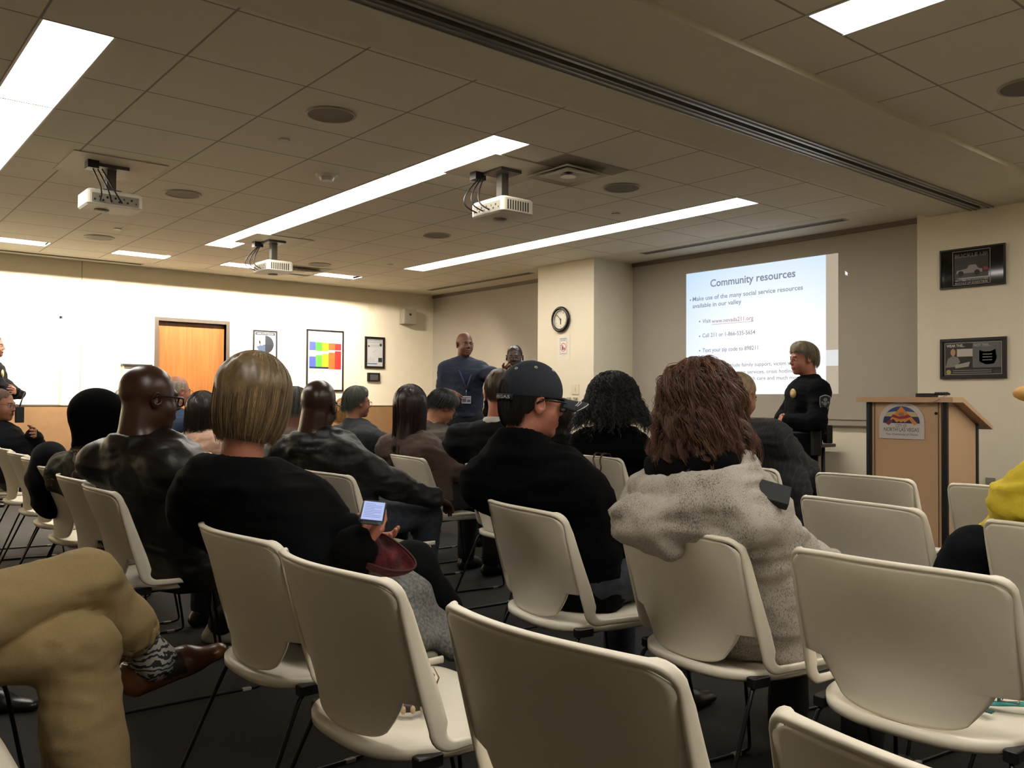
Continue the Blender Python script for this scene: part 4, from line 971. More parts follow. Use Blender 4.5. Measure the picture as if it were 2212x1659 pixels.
MB().box(-.004, -.001, -1.665, 0, 0, 1.32).build('slide_page', sm, r)
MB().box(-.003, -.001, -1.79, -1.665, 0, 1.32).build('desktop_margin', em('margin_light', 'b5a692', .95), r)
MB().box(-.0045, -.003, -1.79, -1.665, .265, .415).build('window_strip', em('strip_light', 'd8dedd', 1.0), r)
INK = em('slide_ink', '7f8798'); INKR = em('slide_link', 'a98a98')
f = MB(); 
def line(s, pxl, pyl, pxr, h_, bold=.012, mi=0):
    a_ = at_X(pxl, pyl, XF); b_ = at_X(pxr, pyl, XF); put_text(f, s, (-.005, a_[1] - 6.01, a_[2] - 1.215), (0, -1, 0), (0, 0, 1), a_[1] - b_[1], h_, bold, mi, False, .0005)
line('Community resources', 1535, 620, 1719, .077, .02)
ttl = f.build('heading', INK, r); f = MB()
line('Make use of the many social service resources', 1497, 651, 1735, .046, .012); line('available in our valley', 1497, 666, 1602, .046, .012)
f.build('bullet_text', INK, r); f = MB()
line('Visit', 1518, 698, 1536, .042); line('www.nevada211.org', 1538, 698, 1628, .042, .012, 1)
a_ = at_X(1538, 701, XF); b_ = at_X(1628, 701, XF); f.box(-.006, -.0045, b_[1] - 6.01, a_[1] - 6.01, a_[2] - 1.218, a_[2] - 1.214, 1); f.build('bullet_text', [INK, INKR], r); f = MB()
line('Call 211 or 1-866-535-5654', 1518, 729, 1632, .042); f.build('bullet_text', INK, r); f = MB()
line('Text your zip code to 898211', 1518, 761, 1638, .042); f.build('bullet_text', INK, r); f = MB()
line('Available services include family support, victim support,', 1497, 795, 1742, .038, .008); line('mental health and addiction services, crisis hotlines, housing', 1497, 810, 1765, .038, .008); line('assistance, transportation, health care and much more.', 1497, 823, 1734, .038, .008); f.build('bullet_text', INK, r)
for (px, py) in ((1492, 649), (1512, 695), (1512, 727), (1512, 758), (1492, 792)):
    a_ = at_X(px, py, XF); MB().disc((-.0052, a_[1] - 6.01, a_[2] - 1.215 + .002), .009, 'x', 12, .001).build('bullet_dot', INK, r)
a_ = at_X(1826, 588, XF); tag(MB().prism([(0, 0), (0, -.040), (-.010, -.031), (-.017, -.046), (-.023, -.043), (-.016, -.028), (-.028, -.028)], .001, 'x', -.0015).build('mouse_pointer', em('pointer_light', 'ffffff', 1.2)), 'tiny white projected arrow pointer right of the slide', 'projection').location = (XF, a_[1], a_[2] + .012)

# lectern
LX = 5.9
ply, N, L, b = mk_nodes('lectern_maple')
tc = N.new('ShaderNodeTexCoord'); mp = N.new('ShaderNodeMapping'); mp.inputs['Scale'].default_value = (30, 30, 1.5); wv = N.new('ShaderNodeTexNoise'); wv.inputs['Scale'].default_value = 4; wv.inputs['Detail'].default_value = 4
L.new(tc.outputs['Object'], mp.inputs[0]); L.new(mp.outputs[0], wv.inputs['Vector']); cr = N.new('ShaderNodeValToRGB'); cr.color_ramp.elements[0].color = (*lin('c4a07c'), 1); cr.color_ramp.elements[1].color = (*lin('cfab86'), 1); L.new(wv.outputs[0], cr.inputs[0]); L.new(cr.outputs[0], b.inputs['Base Color']); b.inputs['Roughness'].default_value = .45
yl = at_X(1871, 1000, LX)[1]; yr = at_X(2046, 1000, LX)[1]
lect = empty('lectern', (LX, (yl + yr) / 2, 0), label='maple lectern with black corner posts and a city logo plaque', cat='lectern')
hw = (yl - yr) / 2; LD = .50; zt = 1.135 + (868 - 866) * 0 + .005
MB().box(.01, .03, -hw + .03, hw - .03, .04, zt).build('front_panel', ply, lect)
for s in (1, -1):
    MB().prism([(.03, .04), (LD - .02, .04), (LD - .02, zt - .16), (.11, zt), (.03, zt)], .018, 'y', s * (hw - .018) - .009).build('side_panel', ply, lect)
    MB().rbox(-.006, .036, s * (hw - .02) - .02, s * (hw - .02) + .02, 0, zt, .012).build('corner_post', BLACKP, lect); MB().rbox(LD - .03, LD + .012, s * (hw - .02) - .02, s * (hw - .02) + .02, 0, zt - .15, .012).build('corner_post', BLACKP, lect)
    MB().box(.006, .011, s * (hw - .06) - .002, s * (hw - .06) + .002, .05, zt).build('groove', mat('groove', '5b3d26', .6), lect)
MB().prism([(-.04, zt), (.12, zt), (LD + .10, zt - .19), (LD + .10, zt - .165), (.12, zt + .035), (-.04, zt + .035)], 2 * hw + .11, 'y', -hw - .055).build('top', ply, lect)
MB().box(.03, LD - .02, -hw + .03, hw - .03, .05, .07).build('shelf', ply, lect)
MB().disc((.008, -hw + .075, zt - .075), .010, 'x', 16, .006).build('lock', DARK, lect)
# plaque
aL = at_X(1899, 946, LX); aR = at_X(1996, 949, LX); Wp = aL[1] - aR[1]; zb = aL[2]; ztp = at_X(1945, 868, LX)[2]; yc = (aL[1] + aR[1]) / 2 - (yl + yr) / 2
def arch(wd, h0, h1, n=24, zo=0): return [(wd / 2, h0), (wd / 2, zo)] + [(wd / 2 * math.cos(t), zo + (h1 - zo) * math.sin(t)) for t in np.linspace(0, PI, n)] + [(-wd / 2, zo), (-wd / 2, h0)]
Hp = ztp - zb
plq = MB(); plq.prism([(yc + a, b_) for a, b_ in arch(Wp, zb, ztp, 28, zb + Hp * .48)], .008, 'x', .002); plqo = plq.build('plaque', mat('plaque_white', 'd2cbc6', .5), lect)
f = MB(); mlist = [mat('logo_blue', '3c4d86', .6), mat('logo_navy', '2e2c66', .6), mat('logo_orange', 'd98a3c', .6), mat('logo_cream', 'c8b48c', .6), mat('logo_maroon', '8a2f38', .6), mat('logo_pink', 'a86a5a', .6), mat('logo_ink', '55504e', .6)]
def P2(pts, mi, d=0.): # u in -1..1 to the viewer's right, v 0..1
    V = [(.0016 - d, yc - u * Wp / 2, zb + v * Hp) for u, v in pts]; f.add(V, [tuple(range(len(V)))], mi)
th_ = np.linspace(0, PI, 24)
P2([(.82 * math.cos(t), .42 + .46 * math.sin(t)) for t in th_], 0); P2([(.82 * math.cos(t), .42 + .46 * math.sin(t)) for t in np.linspace(0, .56, 6)] + [(-.82 * math.cos(t), .42 + .46 * math.sin(t)) for t in np.linspace(.56, 0, 6)], 1, .0003)
P2([(-.78, .60), (-.4, .60), (.0, .64), (.4, .60), (.76, .60), (.62, .72), (.3, .74), (-.3, .74), (-.62, .71)], 3, .0005)
P2([(0, .88), (.72, .42), (.58, .36), (.36, .52), (.15, .44), (.1, .48), (0, .44), (-.1, .48), (-.2, .44), (-.36, .54), (-.60, .42), (-.45, .56)], 2, .0008)
P2([(-.36, .66), (-.1, .60), (.1, .62), (.3, .66), (.46, .60), (.2, .55), (-.05, .53), (-.25, .56), (-.45, .60)], 4, .0011); P2([(-.5, .52), (-.36, .47), (-.56, .36), (-.72, .42)], 4, .0012); P2([(-.10, .62), (.13, .62), (.13, .71), (-.10, .71)], 5, .0014)
for s_, v_, w_, h_, sh in (('CITY OF', .31, .48, .022, 0), ('NORTH LAS VEGAS', .20, 1.56, .026, 0), ('Your Community of Choice', .095, 1.44, .014, .35)):
    put_text(f, s_, (.0016, yc + w_ * Wp / 4, zb + v_ * Hp), (0, -1, 0), (0, 0, 1), w_ * Wp / 2, h_, .006, 6, False, .0008, sh)
f.build('logo', mlist, plqo)
# black microphone unit and cable on the lectern
p = at_X(2005, 846, LX + .03); r = empty('microphone_unit', (LX + .03, p[1], zt + .036), label='black microphone unit with coiled lead lying on the lectern top', cat='microphone')
MB().rbox(0, .09, -.03, .09, 0, .026, .008).build('base', BLACKP, r)
f = MB(); g = np.random.default_rng(5); s_ = np.linspace(0, 1, 60); f.tube(np.stack([.04 + .02 * np.sin(s_ * 40), -.03 - .085 * s_, .014 + .014 * np.abs(np.cos(s_ * 37))], 1), .007, 6); f.build('coiled_lead', BLACKP, r)
f = MB(); f.tube([(.03, -.10, .02), (.0, -.125, .01), (-.05, -.13, .006), (-.078, -.10, -.02), (-.076, -.03, -.05)], .0018, 5); f.build('cable', mat('cable_brown', '6e5a44', .6), r)
# table behind the officer
r = empty('side_table', (7.0, 4.95, 0), label='dark topped side table against the wall below the projection, behind the officer', cat='table')
MB().rbox(-.34, .38, -.74, .75, .725, .755, .01).build('tabletop', mat('table_dark', '2b2723', .4), r)
for sx in (-1, 1):
    for sy in (-1, 1): MB().tube([(sx * .29, sy * .66, 0), (sx * .29, sy * .66, .725)], .018, 8).build('leg', BLACKP, r)

# ------------------------------------------------------------------ stacking chairs
SHELL = mat('chair_cream', 'ddd5c2', .38, noise=.01, bump=.06, bscale=900)
WIRE = mat('chair_wire', '0a0a0b', .35, metal=.3)
ZT, ZN, ZB = .800, .548, .462
def xs_side(z): t = (ZT - z) / (ZT - .445); return .060 + .092 * t + .012 * t * t          # side wing line
def xc_mid(z): t = np.clip((ZT - z) / (ZT - ZB), 0, 1.2); return .092 * np.sin(np.minimum(t, 1.2) * 1.75) ** 1.3 * .98 + 0 * z
def panel(u, z):
    a = np.abs(u); x = xc_mid(z) + (xs_side(z) - xc_mid(z)) * (a ** 2.1); return x
def make_chair(name='stacking_chair'):
    root = empty(name, (0, 0, 0))
    HW = .238
    mb = MB()
    nz, nu = 26, 34
    z = np.concatenate([np.linspace(ZT - .003, ZN, nz), np.linspace(ZN - .003, ZB, 14)])[:, None]; u = np.linspace(-1, 1, nu)[None, :]
    t = np.clip((ZN - z) / (ZN - ZB), 0, 1); wd = np.where(t > 0, .80 - .22 * np.clip((t - .03) / .97, 0, 1) ** 1.15, 1.0)
    wd = wd * (.86 + .14 * np.sqrt(np.clip(1 - np.clip(1 - (ZT - .0085 - z) / .033, 0, 1) ** 2, 0, 1))) * .99; U = u * wd
    zz = z - .012 * np.abs(u) ** 3 * np.clip((z - .74) / .06, 0, 1) - .012 * (1 - u ** 2) * t + .010 * t * np.abs(u) ** 8
    e_ = 1e-3; gu = (panel(U + e_, z) - panel(U - e_, z)) / (2 * e_); gz = (panel(U, z + e_) - panel(U, z - e_)) / (2 * e_); nn = np.stack([np.full_like(gu, HW), -gu, -gz * HW], -1); nn /= np.linalg.norm(nn, axis=2)[..., None]
    mb.sheet(np.stack([panel(U, z), HW * U, zz], -1), .006, nrm=nn)
    # one rim: along the seat side, up the side wing, round the corner and over the top
    def half():
        p = []
        for u in np.linspace(0, .86, 14): p.append((float(panel(u, ZT)), HW * u, ZT - .012 * u ** 3, .0072 + .0035 * u ** 4, .0058, 0))
        for a in np.linspace(15, 90, 6): p.append((float(panel(.86 + .14 * math.sin(rad(a)), ZT - .0085 - .033 * (1 - math.cos(rad(a))))), HW * (.86 + .14 * math.sin(rad(a))), ZT - .0085 - .033 * (1 - math.cos(rad(a))), .0107, .0058, a / 90))
        for zz in np.linspace(ZT - .07, .50, 13): p.append((xs_side(zz), HW * (1 + .02 * (ZT - zz) / .3), zz, .0107 + .0125 * np.clip((ZT - zz) / .25, 0, 1), .0056, 1))
        x0 = xs_side(.50)
        for a in np.linspace(12, 90, 6): p.append((x0 + .052 - .052 * math.cos(rad(a)), HW * 1.018, .500 - .048 * math.sin(rad(a)), .0232 - .012 * a / 90, .0058, 1))
        for x in np.linspace(x0 + .09, .52, 6): p.append((x, HW * 1.01, .451 - .004 * (x - .25) / .25, .010, .006, 1))
        return p
    hf = half(); pts = np.array([(x, -y, z, d, t, r) for x, y, z, d, t, r in hf[:0:-1]] + hf)
    C_ = pts[:, :3]; T = np.gradient(C_, axis=0); T /= np.linalg.norm(T, axis=1)[:, None]; V = []; K = 10
    for i in range(len(C_)):
        r_ = pts[i, 5]; ref = np.array([1, 0, .15 + .85 * r_]); dn = unit(ref - T[i] * (ref @ T[i])); lat = np.cross(T[i], dn); c = C_[i] + dn * pts[i, 3] * (.35 + .25 * r_)
        for k in range(K):
            a = 2 * PI * (k + .5) / K; ca, sa = math.cos(a), math.sin(a); V.append(c + lat * pts[i, 4] * np.sign(ca) * abs(ca) ** .6 + dn * pts[i, 3] * np.sign(sa) * abs(sa) ** .6)
    n = len(C_); F = [(i * K + k, i * K + (k + 1) % K, (i + 1) * K + (k + 1) % K, (i + 1) * K + k) for i in range(n - 1) for k in range(K)] + [tuple(range(K)), tuple(range(n * K - 1, n * K - K - 1, -1))]
    mb.add(V, F, 0, True)
    mb.build('backrest', SHELL, root)
    # seat: rounded rear arc, soft front
    mb = MB(); nr, na = 12, 64; V = []
    th_ = np.linspace(0, 2 * PI, na, endpoint=False)
    def outline(t):
        c, s = math.cos(t), math.sin(t); n = 5.5 if c > 0 else 2.9
        x = .345 + (.205 if c > 0 else .280) * np.sign(c) * abs(c) ** (2 / n) ; y = .232 * np.sign(s) * abs(s) ** (2 / n); return x, y
    for r in range(nr + 1):
        q = r / nr
        for t in th_:
            ox, oy = outline(t); x = .345 + (ox - .345) * q; y = oy * q; zz = .452 - .014 * (1 - q ** 3) - (.030 * max(0, (x - .46) / .09) ** 2)
            if r == nr: zz -= .004
            V.append((x, y, zz))
    for q, dz in ((.998, -.022), (.975, -.028), (.93, -.016), (.0, -.014)):
        for t in th_: ox, oy = outline(t); x = .345 + (ox - .345) * q; V.append((x, oy * q, .452 + dz - .014 * (1 - q ** 3) - (.030 * max(0, (x - .46) / .09) ** 2)))
    R_ = nr + 5; F = []
    for r in range(R_ - 1):
        for k in range(na): F.append((r * na + k, (r + 1) * na + k, (r + 1) * na + (k + 1) % na, r * na + (k + 1) % na))
    mb.add(V, F, 0, True); mb.build('seat', SHELL, root)
    for s in (1, -1):
        f = MB(); f.rbox(.130, .190, s * .208 - .015, s * .208 + .015, .414, .440, .006); f.build('bracket', BLACKP, root)
        y0, y1 = s * .185, s * .245
        P = []
        for p0, p1 in (((.46, y0, .425), (.50, s * .20, .424)), ((.535, s * .215, .40), (.60, y1, .03)), ((.595, y1, .012), (.57, y1, .0065)), ((.50, y1, .0065), (.06, y1, .0065)), ((-.005, y1, .0065), (-.03, y1, .012)), ((-.03, y1, .03), (.130, s * .212, .40)), ((.15, s * .205, .418), (.30, y0, .424))):
            P += [p0, p1]
        P = np.array(P); Q = [P[0]]
        for i in range(1, len(P) - 1): Q += [P[i] * .85 + P[i - 1] * .15, P[i] * .85 + P[i + 1] * .15]
        Q.append(P[-1]); f = MB(); f.tube(Q, .0058, 8); f.build('sled_leg', WIRE, root)
        for x in (.02, .54): g = MB(); g.rbox(x - .018, x + .018, y1 - .009, y1 + .009, .0, .012, .004); g.build('glide', mat('glide_clear', '8c8a84', .2), root)
    f = MB(); f.tube([(.30, -.185, .424), (.30, .185, .424)], .0055, 8); f.build('crossbar', WIRE, root)
    f = MB(); f.tube([(.46, -.185, .425), (.46, .185, .425)], .0055, 8); f.build('crossbar', WIRE, root)
    return root
chairs = [  # x of the back's top, y of its centre, turn, label
    (.84, 3.52, -3, 'white stacking chair under the bald man in brown leather jacket'),
    (.86, 4.05, -2, 'white stacking chair under the person in camouflage jacket and black hood'),
    (.90, 4.68, 2, 'white stacking chair with its back hidden by the dark coat left of the camouflage jacket'),
    (.95, 5.32, 2, 'empty white stacking chair in the left row, second behind the camouflage jacket'),
    (.98, 5.95, 0, 'empty white stacking chair in the left row, in front of the seated officer'),
    (1.0, 6.62, 0, 'empty white stacking chair cut by the left frame edge, beside the seated officer'),
    (.92, 7.16, -8, 'white stacking chair under the seated officer with folded arms'),
    (3.36, 5.15, 0, 'white stacking chair under the man bowing his head'),
    (4.36, 4.95, 4, 'white stacking chair under the ponytail haired person behind the cap man'),
    (2.10, 7.02, 2, 'white stacking chair under the white haired man in blue shirt'),
    (2.45, 9.75, 4, 'white stacking chair under the far person behind the brown leather jacket'),
    (2.33, 5.25, 4, 'white stacking chair under the grey haired person behind the black leather jacket'),
    (3.92, 7.55, 4, 'white stacking chair under the ginger haired person'),
    (.82, 2.15, 1, 'white stacking chair under the blond woman in the black sweater'),
    (.81, 1.615, 1, 'empty white stacking chair with a beaded bracelet on its seat'),
    (.815, .955, 3, 'empty white stacking chair closest to the camera, at the bottom centre'),
    (.80, .325, 0, 'white stacking chair at the bottom edge, only its top lip showing right of centre'),
    (1.83, 3.63, 2, 'white stacking chair under the bald man in the black leather jacket'),
    (1.75, 2.125, -10, 'white stacking chair under the man in the navy cap'),
    (1.77, 1.515, -9, 'white stacking chair under the woman in the grey hoodie'),
    (1.755, .90, 1, 'empty white stacking chair at lower right with a teal strap on its seat'),
    (1.80, .22, -4, 'white stacking chair at the right frame edge beside the teal strap chair'),
    (2.76, 4.39, -8, 'white stacking chair under the woman with long dark red hair'),
    (2.70, 3.50, -4, 'white stacking chair under the man in the black suit'),
    (2.74, 1.52, -8, 'empty white stacking chair right of the grey hoodie, in front of the lectern'),
    (2.60, .84, -10, 'white stacking chair under the person in the yellow top'),
    (3.70, 3.74, -3, 'white stacking chair with a purse strap over its back, under the curly haired woman'),
    (3.74, 2.72, 0, 'white stacking chair hidden under the man in the pinstripe jacket'),
    (3.74, 2.03, 0, 'empty white stacking chair in the front row before the lectern face'),
    (3.69, 1.40, -5, 'empty white stacking chair in the front row right of the lectern'),
    (1.92, 5.55, 0, 'white stacking chair under the woman in the pale pink top'),
    (3.30, 6.12, -5, 'white stacking chair under the grey haired man with glasses looking right'),
    (-.14, 2.62, -22, 'white stacking chair under the person in khaki trousers'),
    (-.20, 1.95, 0, 'white stacking chair at the lower left corner beside the khaki trousers'),
]
proto = None
for (x, y, a, lab) in chairs:
    c = make_chair() if proto is None else copy_tree(proto)
    if proto is None: proto = c
    c.location = (x - .018, y, 0); c.rotation_euler = (0, 0, rad(a)); tag(c, lab, 'chair', 'white stacking chairs in rows')

# ------------------------------------------------------------------ the people
BLK = mat('knit_black', '060607', .98, spec=.12, noise=.15, nscale=300, bump=.4, bscale=500)
FLEECE = mat('fleece_black', '050506', 1, spec=.1, noise=.2, nscale=200, bump=.5, bscale=400)
SUITB = mat('suit_black', '0d0e10', .9, spec=.2, noise=.1, nscale=200)
LEATHB = mat('leather_brown', '15110e', .42, spec=.4, noise=.08, nscale=14, bump=.2, bscale=90)
LEATHK = mat('leather_black', '101110', .52, spec=.3, noise=.08, nscale=20, bump=.2, bscale=90)
DENIM = mat('denim', '242a33', .9, noise=.35, nscale=35, bump=.3)
UNIF = mat('uniform_navy', '06070b', .9, spec=.15, noise=.1, bump=.2)
def hm(name, c, rough=.5): return mat('hair_' + name, c, rough, attr=True, noise=.12, nscale=90)

# 1 blond woman, black cowl sweater, holding a phone
def cowl(G, J):
    Rt = np.stack([J['fwd'], J['side'], np.array([0, 0, 1.])], 1) @ roty(14)
    G.torus(J['Nb'] + np.array([-.006, 0, .026]), .088, .022, Rt, .05, 1.12, 1.7); G.torus(J['Nb'] + np.array([-.018, 0, -.012]), .104, .026, Rt, .05, 1.18, 1.2)
wp = at_d(789, 1150, 2.22)
b1, J1 = person(552, 775, 1.0, 28, 'woman with blond bob and black cowl neck sweater looking down at a phone', hx=-0.155, nk=.148, hy=.11, head=(8, 12, 2), skin='b0705a', sw=.148, bulk=.94,
    hair=dict(kind='long', t=.014, zend=-.108, h=.0045, strands=5600, r=.00105, cvar=.6, lump=.003, narrow=.88, sk=dict(azr=(52, 308), tuck=.30, wav=.0018, jit=.004, zj=.010, K=14, shell=.008, spread=1.04, part=.0, top=(1, 30))), hairmat=hm('blond', '806a4a', .42),
    topmat=BLK, collar=0, extra=cowl, bottom=mat('jeans_black', '08090b', .95, spec=.15), seed=1, fold=.008, arms={-1: ('w', at_d(770, 1182, 2.14)), 1: ('w', at_d(760, 1150, 2.36))}, poles={-1: (.1, -.9, -.6), 1: (.3, .1, -1)},
    handcfg={-1: dict(f=(.78, .30, .38), n=(-.35, .1, .9), curl=.55, h=.004, thumb=.45, s=.95), 1: dict(f=(.55, -.55, -.25), n=(-.25, -.5, .75), curl=.5, h=.004, s=.9)}, lowhem=.47, fineh=.005, legs={-1: (at_d(880, 1238, 2.38) - np.array([1.15, 2.25, 0]), at_d(985, 1366, 2.48) - np.array([1.15, 2.25, 0])), 'toe-1': (.8, -.3, -.5)}, cuff=.24)

# 2 man in the navy cap
def fcollar(G, J):
    Rt = np.stack([J['fwd'], J['side'], np.array([0, 0, 1.])], 1) @ roty(16)
    G.torus(J['Nb'] + np.array([.002, 0, .050]), .066, .012, Rt, .02, 1.08, 3.2); G.torus(J['Nb'] + np.array([.0, 0, .012]), .080, .020, Rt, .05, 1.2, 1.9)
b2, J2 = person(1150, 792, 1.945, 18, 'man in navy baseball cap, glasses and black fleece jacket', hx=-0.100, hy=.11, head=(-36, 4, 0), skin='b0705a', sw=.168, bulk=1.02, hs=1.04, glasses='0c0a0a', topmat=FLEECE, collar=0, extra=fcollar, seed=2,
    hair=dict(kind='short', t=.007, line=(-.070, -.010, .03), strands=2600, r=.0008, h=.004, sk=dict(azr=(95, 265), zend=-.062, zj=.008, t=.004, tuck=.6, jit=.002, K=10, shell=.003)), hairmat=hm('dark', '1d1713', .45), fineh=.0042, lowhem=.45, bottom=DENIM)
NAVY = mat('cap_navy', '151c28', .85, noise=.12, nscale=300, bump=.3, bscale=500)
def world_cap(root, J, s):
    H, R = J['H'], J['R']; G = Grid(*[np.arange(a, b, .0045) for a, b in ((-.14, .20), (-.12, .12), (-.05, .18))])
    G.ell((-.008, 0, .038), (.110, .091, .102), None, 0)
    def cut(F, X, Y, Z):
        zb = .020 - .25 * (X + .01) * 0 + 0 * Y; C = smax(F, (.014 + .16 * np.maximum(X, 0) * .0 - Z) + 0 * X + 0 * Y, .006)
        hole = np.sqrt(((Y) / .9) ** 2 + ((Z - .020) / 1.0) ** 2) - .046; hole = np.maximum(hole, X + .04)
        C = smax(C, -hole, .004)
        inner = np.sqrt(((X + .008) / .101) ** 2 + (Y / .082) ** 2 + ((Z - .034) / .094) ** 2) - 1
        return np.maximum(C, -inner * .09)
    G.func(cut); V, Q = G.mesh(); V = H + (R @ (V * s).T).T
    cap = mesh_np('cap', V, Q, NAVY, root)
    T = lambda P: H + (R @ (np.asarray(P) * s).T).T
    # brim
    nu, nv = 24, 8; a = np.linspace(-1.25, 1.25, nu)[:, None]; t = np.linspace(0, 1, nv)[None, :]
    x = .062 + .040 * np.cos(a) + t * (.095 * np.cos(a * .9) + .002); y = .088 * np.sin(a * .98) * (1 + .04 * t); z = .020 - .030 * (np.abs(a) / 1.25) ** 2 * 1 - .020 * t * (1 - .3 * np.cos(a)) + .006 * t
    f = MB(); f.sheet(T(np.stack([x, y, z + 0 * x], -1).reshape(-1, 3)).reshape(nu, nv, 3), .005); br = f.build('brim', NAVY, cap)
    f = MB()
    for tt, w_ in ((1.0, .0022), (.72, .0014), (.62, .0014)):
        aa = np.linspace(-1.2, 1.2, 30) * (.98 if tt == 1 else .8); t_ = tt; f.tube(T(np.stack([.062 + .040 * np.cos(aa) + t_ * (.095 * np.cos(aa * .9) + .002), .088 * np.sin(aa * .98) * (1 + .04 * t_), .020 - .030 * (np.abs(aa) / 1.25) ** 2 - .020 * t_ * (1 - .3 * np.cos(aa)) + .006 * t_ + (.003 if tt < 1 else 0)], 1)), w_, 6)
    f.build('piping', mat('cap_piping', 'c9c5bb', .7), br)
    f = MB(); f.ell(T([[-.008, 0, .141]])[0], np.array([.012, .012, .006])); f.build('button', mat('button_cream', 'b7ab94', .6), cap)
    for az, th in ((-100, 42), (-45, 45), (-150, 48), (100, 42), (45, 45), (150, 48)):
        p = np.array([-.008 + .111 * math.sin(rad(th)) * math.cos(rad(az)), .092 * math.sin(rad(th)) * math.sin(rad(az)), .038 + .103 * math.cos(rad(th))]); n_ = unit((p - np.array([-.008, 0, .038])) / np.array([.111, .092, .103]) ** 2)
        u_ = unit(np.cross(n_, [0, 0, 1.])); v_ = np.cross(n_, u_); aa = np.linspace(0, 2 * PI, 14, endpoint=False)
        f = MB(); f.tube(T(np.array([p + (u_ * math.cos(q) + v_ * math.sin(q)) * .0042 for q in aa])), .0016, 5, closed=True); f.build('eyelet', mat('eyelet', 'bdb9ae', .5), cap)
    # strap with stitched lettering
    aa = np.radians(np.linspace(140, 220, 16)); f = MB()
    P = np.stack([np.stack([-.008 + .113 * np.cos(aa), .094 * np.sin(aa), np.full(16, z_)], 1) for z_ in (.002, .022)], 1); f.sheet(T(P.reshape(-1, 3)).reshape(16, 2, 3), .003); st = f.build('strap', NAVY, cap)
    V, F = text_mesh('LAS VEGAS', .02); x0, x1 = V[:, 0].min(), V[:, 0].max(); u_ = (V[:, 0] - x0) / (x1 - x0)
    ang = np.radians(145 + 70 * u_); zz = .0065 + V[:, 1] / .7 * .010; Pt = np.stack([-.008 + .1158 * np.cos(ang), .0968 * np.sin(ang), zz], 1); f = MB(); f.add(T(Pt), F); f.build('lettering', mat('stitch_grey', 'a5a19a', .7), st)
    return cap
world_cap(b2, J2, 1.04)

# 3 woman with curly brown hair and grey hoodie
def hood(G, J):
    Nb = J['Nb']; B = np.stack([J['fwd'], J['side'], np.array([0, 0, 1.])], 1); Rt = B @ roty(-16) @ rotx(-5)
    G.torus(Nb + B @ np.array([-.010, .0, .022]), .128, .026, Rt, .03, 1.25, 1.5)
    G.torus(Nb + B @ np.array([-.050, .015, -.045]), .128, .030, B @ roty(-8) @ rotx(-8), .02, 1.25, 1.1)
    G.cone(Nb + B @ np.array([-.14, .08, -.10]), Nb + B @ np.array([-.15, -.05, -.12]), .052, .045, k=.05)
    G.torus(Nb + B @ np.array([-.070, .01, -.105]), .112, .032, B @ roty(4) @ rotx(-8), .02, 1.25, 1.1)
HOOD, N, L, b = mk_nodes('hoodie_grey')
tc = N.new('ShaderNodeTexCoord'); mp = N.new('ShaderNodeMapping'); mp.inputs['Scale'].default_value = (520, 520, 170); L.new(tc.outputs['Object'], mp.inputs[0]); n1 = N.new('ShaderNodeTexNoise'); n1.inputs['Scale'].default_value = 1; n1.inputs['Detail'].default_value = 3; L.new(mp.outputs[0], n1.inputs['Vector'])
n2 = N.new('ShaderNodeTexNoise'); n2.inputs['Scale'].default_value = 14; L.new(tc.outputs['Object'], n2.inputs['Vector']); ad = N.new('ShaderNodeMath'); ad.operation = 'MULTIPLY_ADD'; L.new(n2.outputs[0], ad.inputs[0]); ad.inputs[1].default_value = .35; L.new(n1.outputs[0], ad.inputs[2])
cr = N.new('ShaderNodeValToRGB'); L.new(ad.outputs[0], cr.inputs[0]); cr.color_ramp.elements[0].position = .52; cr.color_ramp.elements[0].color = (*lin('6a6359'), 1); cr.color_ramp.elements[1].position = .66; cr.color_ramp.elements[1].color = (*lin('aaa398'), 1)
L.new(cr.outputs[0], b.inputs['Base Color']); b.inputs['Roughness'].default_value = 1; bp = N.new('ShaderNodeBump'); bp.inputs['Strength'].default_value = .6; bp.inputs['Distance'].default_value = .002; L.new(n1.outputs[0], bp.inputs['Height']); L.new(bp.outputs[0], b.inputs['Normal'])
b3, J3 = person(1516, 800, 1.935, -8, 'woman with tousled auburn curls and heather grey hoodie', hx=-0.130, hy=.04, head=(38, 8, -3), skin='a05c44', sw=.162, bulk=1.12, topmat=HOOD, topthick=1.3, collar=0, extra=hood, seed=3, fold=.012, toph=.0115,
    hair=dict(kind='long', t=.012, zend=-.090, h=.0055, fill=.96, strands=6500, r=.0009, cvar=.5, lump=.006, big=.020, narrow=1.05, facew=.05, sk=dict(azr=(40, 320), zend=-.125, flare=.10, wav=.006, wfreq=34, jit=.016, zj=.030, K=26, shell=.018, curl=.012, cfreq=55, t=.014, spread=.98, clump=430, cjit=.0045, top=(2, 40))), hairmat=hm('auburn', '5c3a25', .45), lowhem=.45, bottom=mat('trouser_dark', '0e0d0f', .9), arms={-1: (.30, -.08, .64), 1: (.34, .08, .60)}, poles={-1: (-.4, -.3, -1), 1: (-.4, .2, -1)})
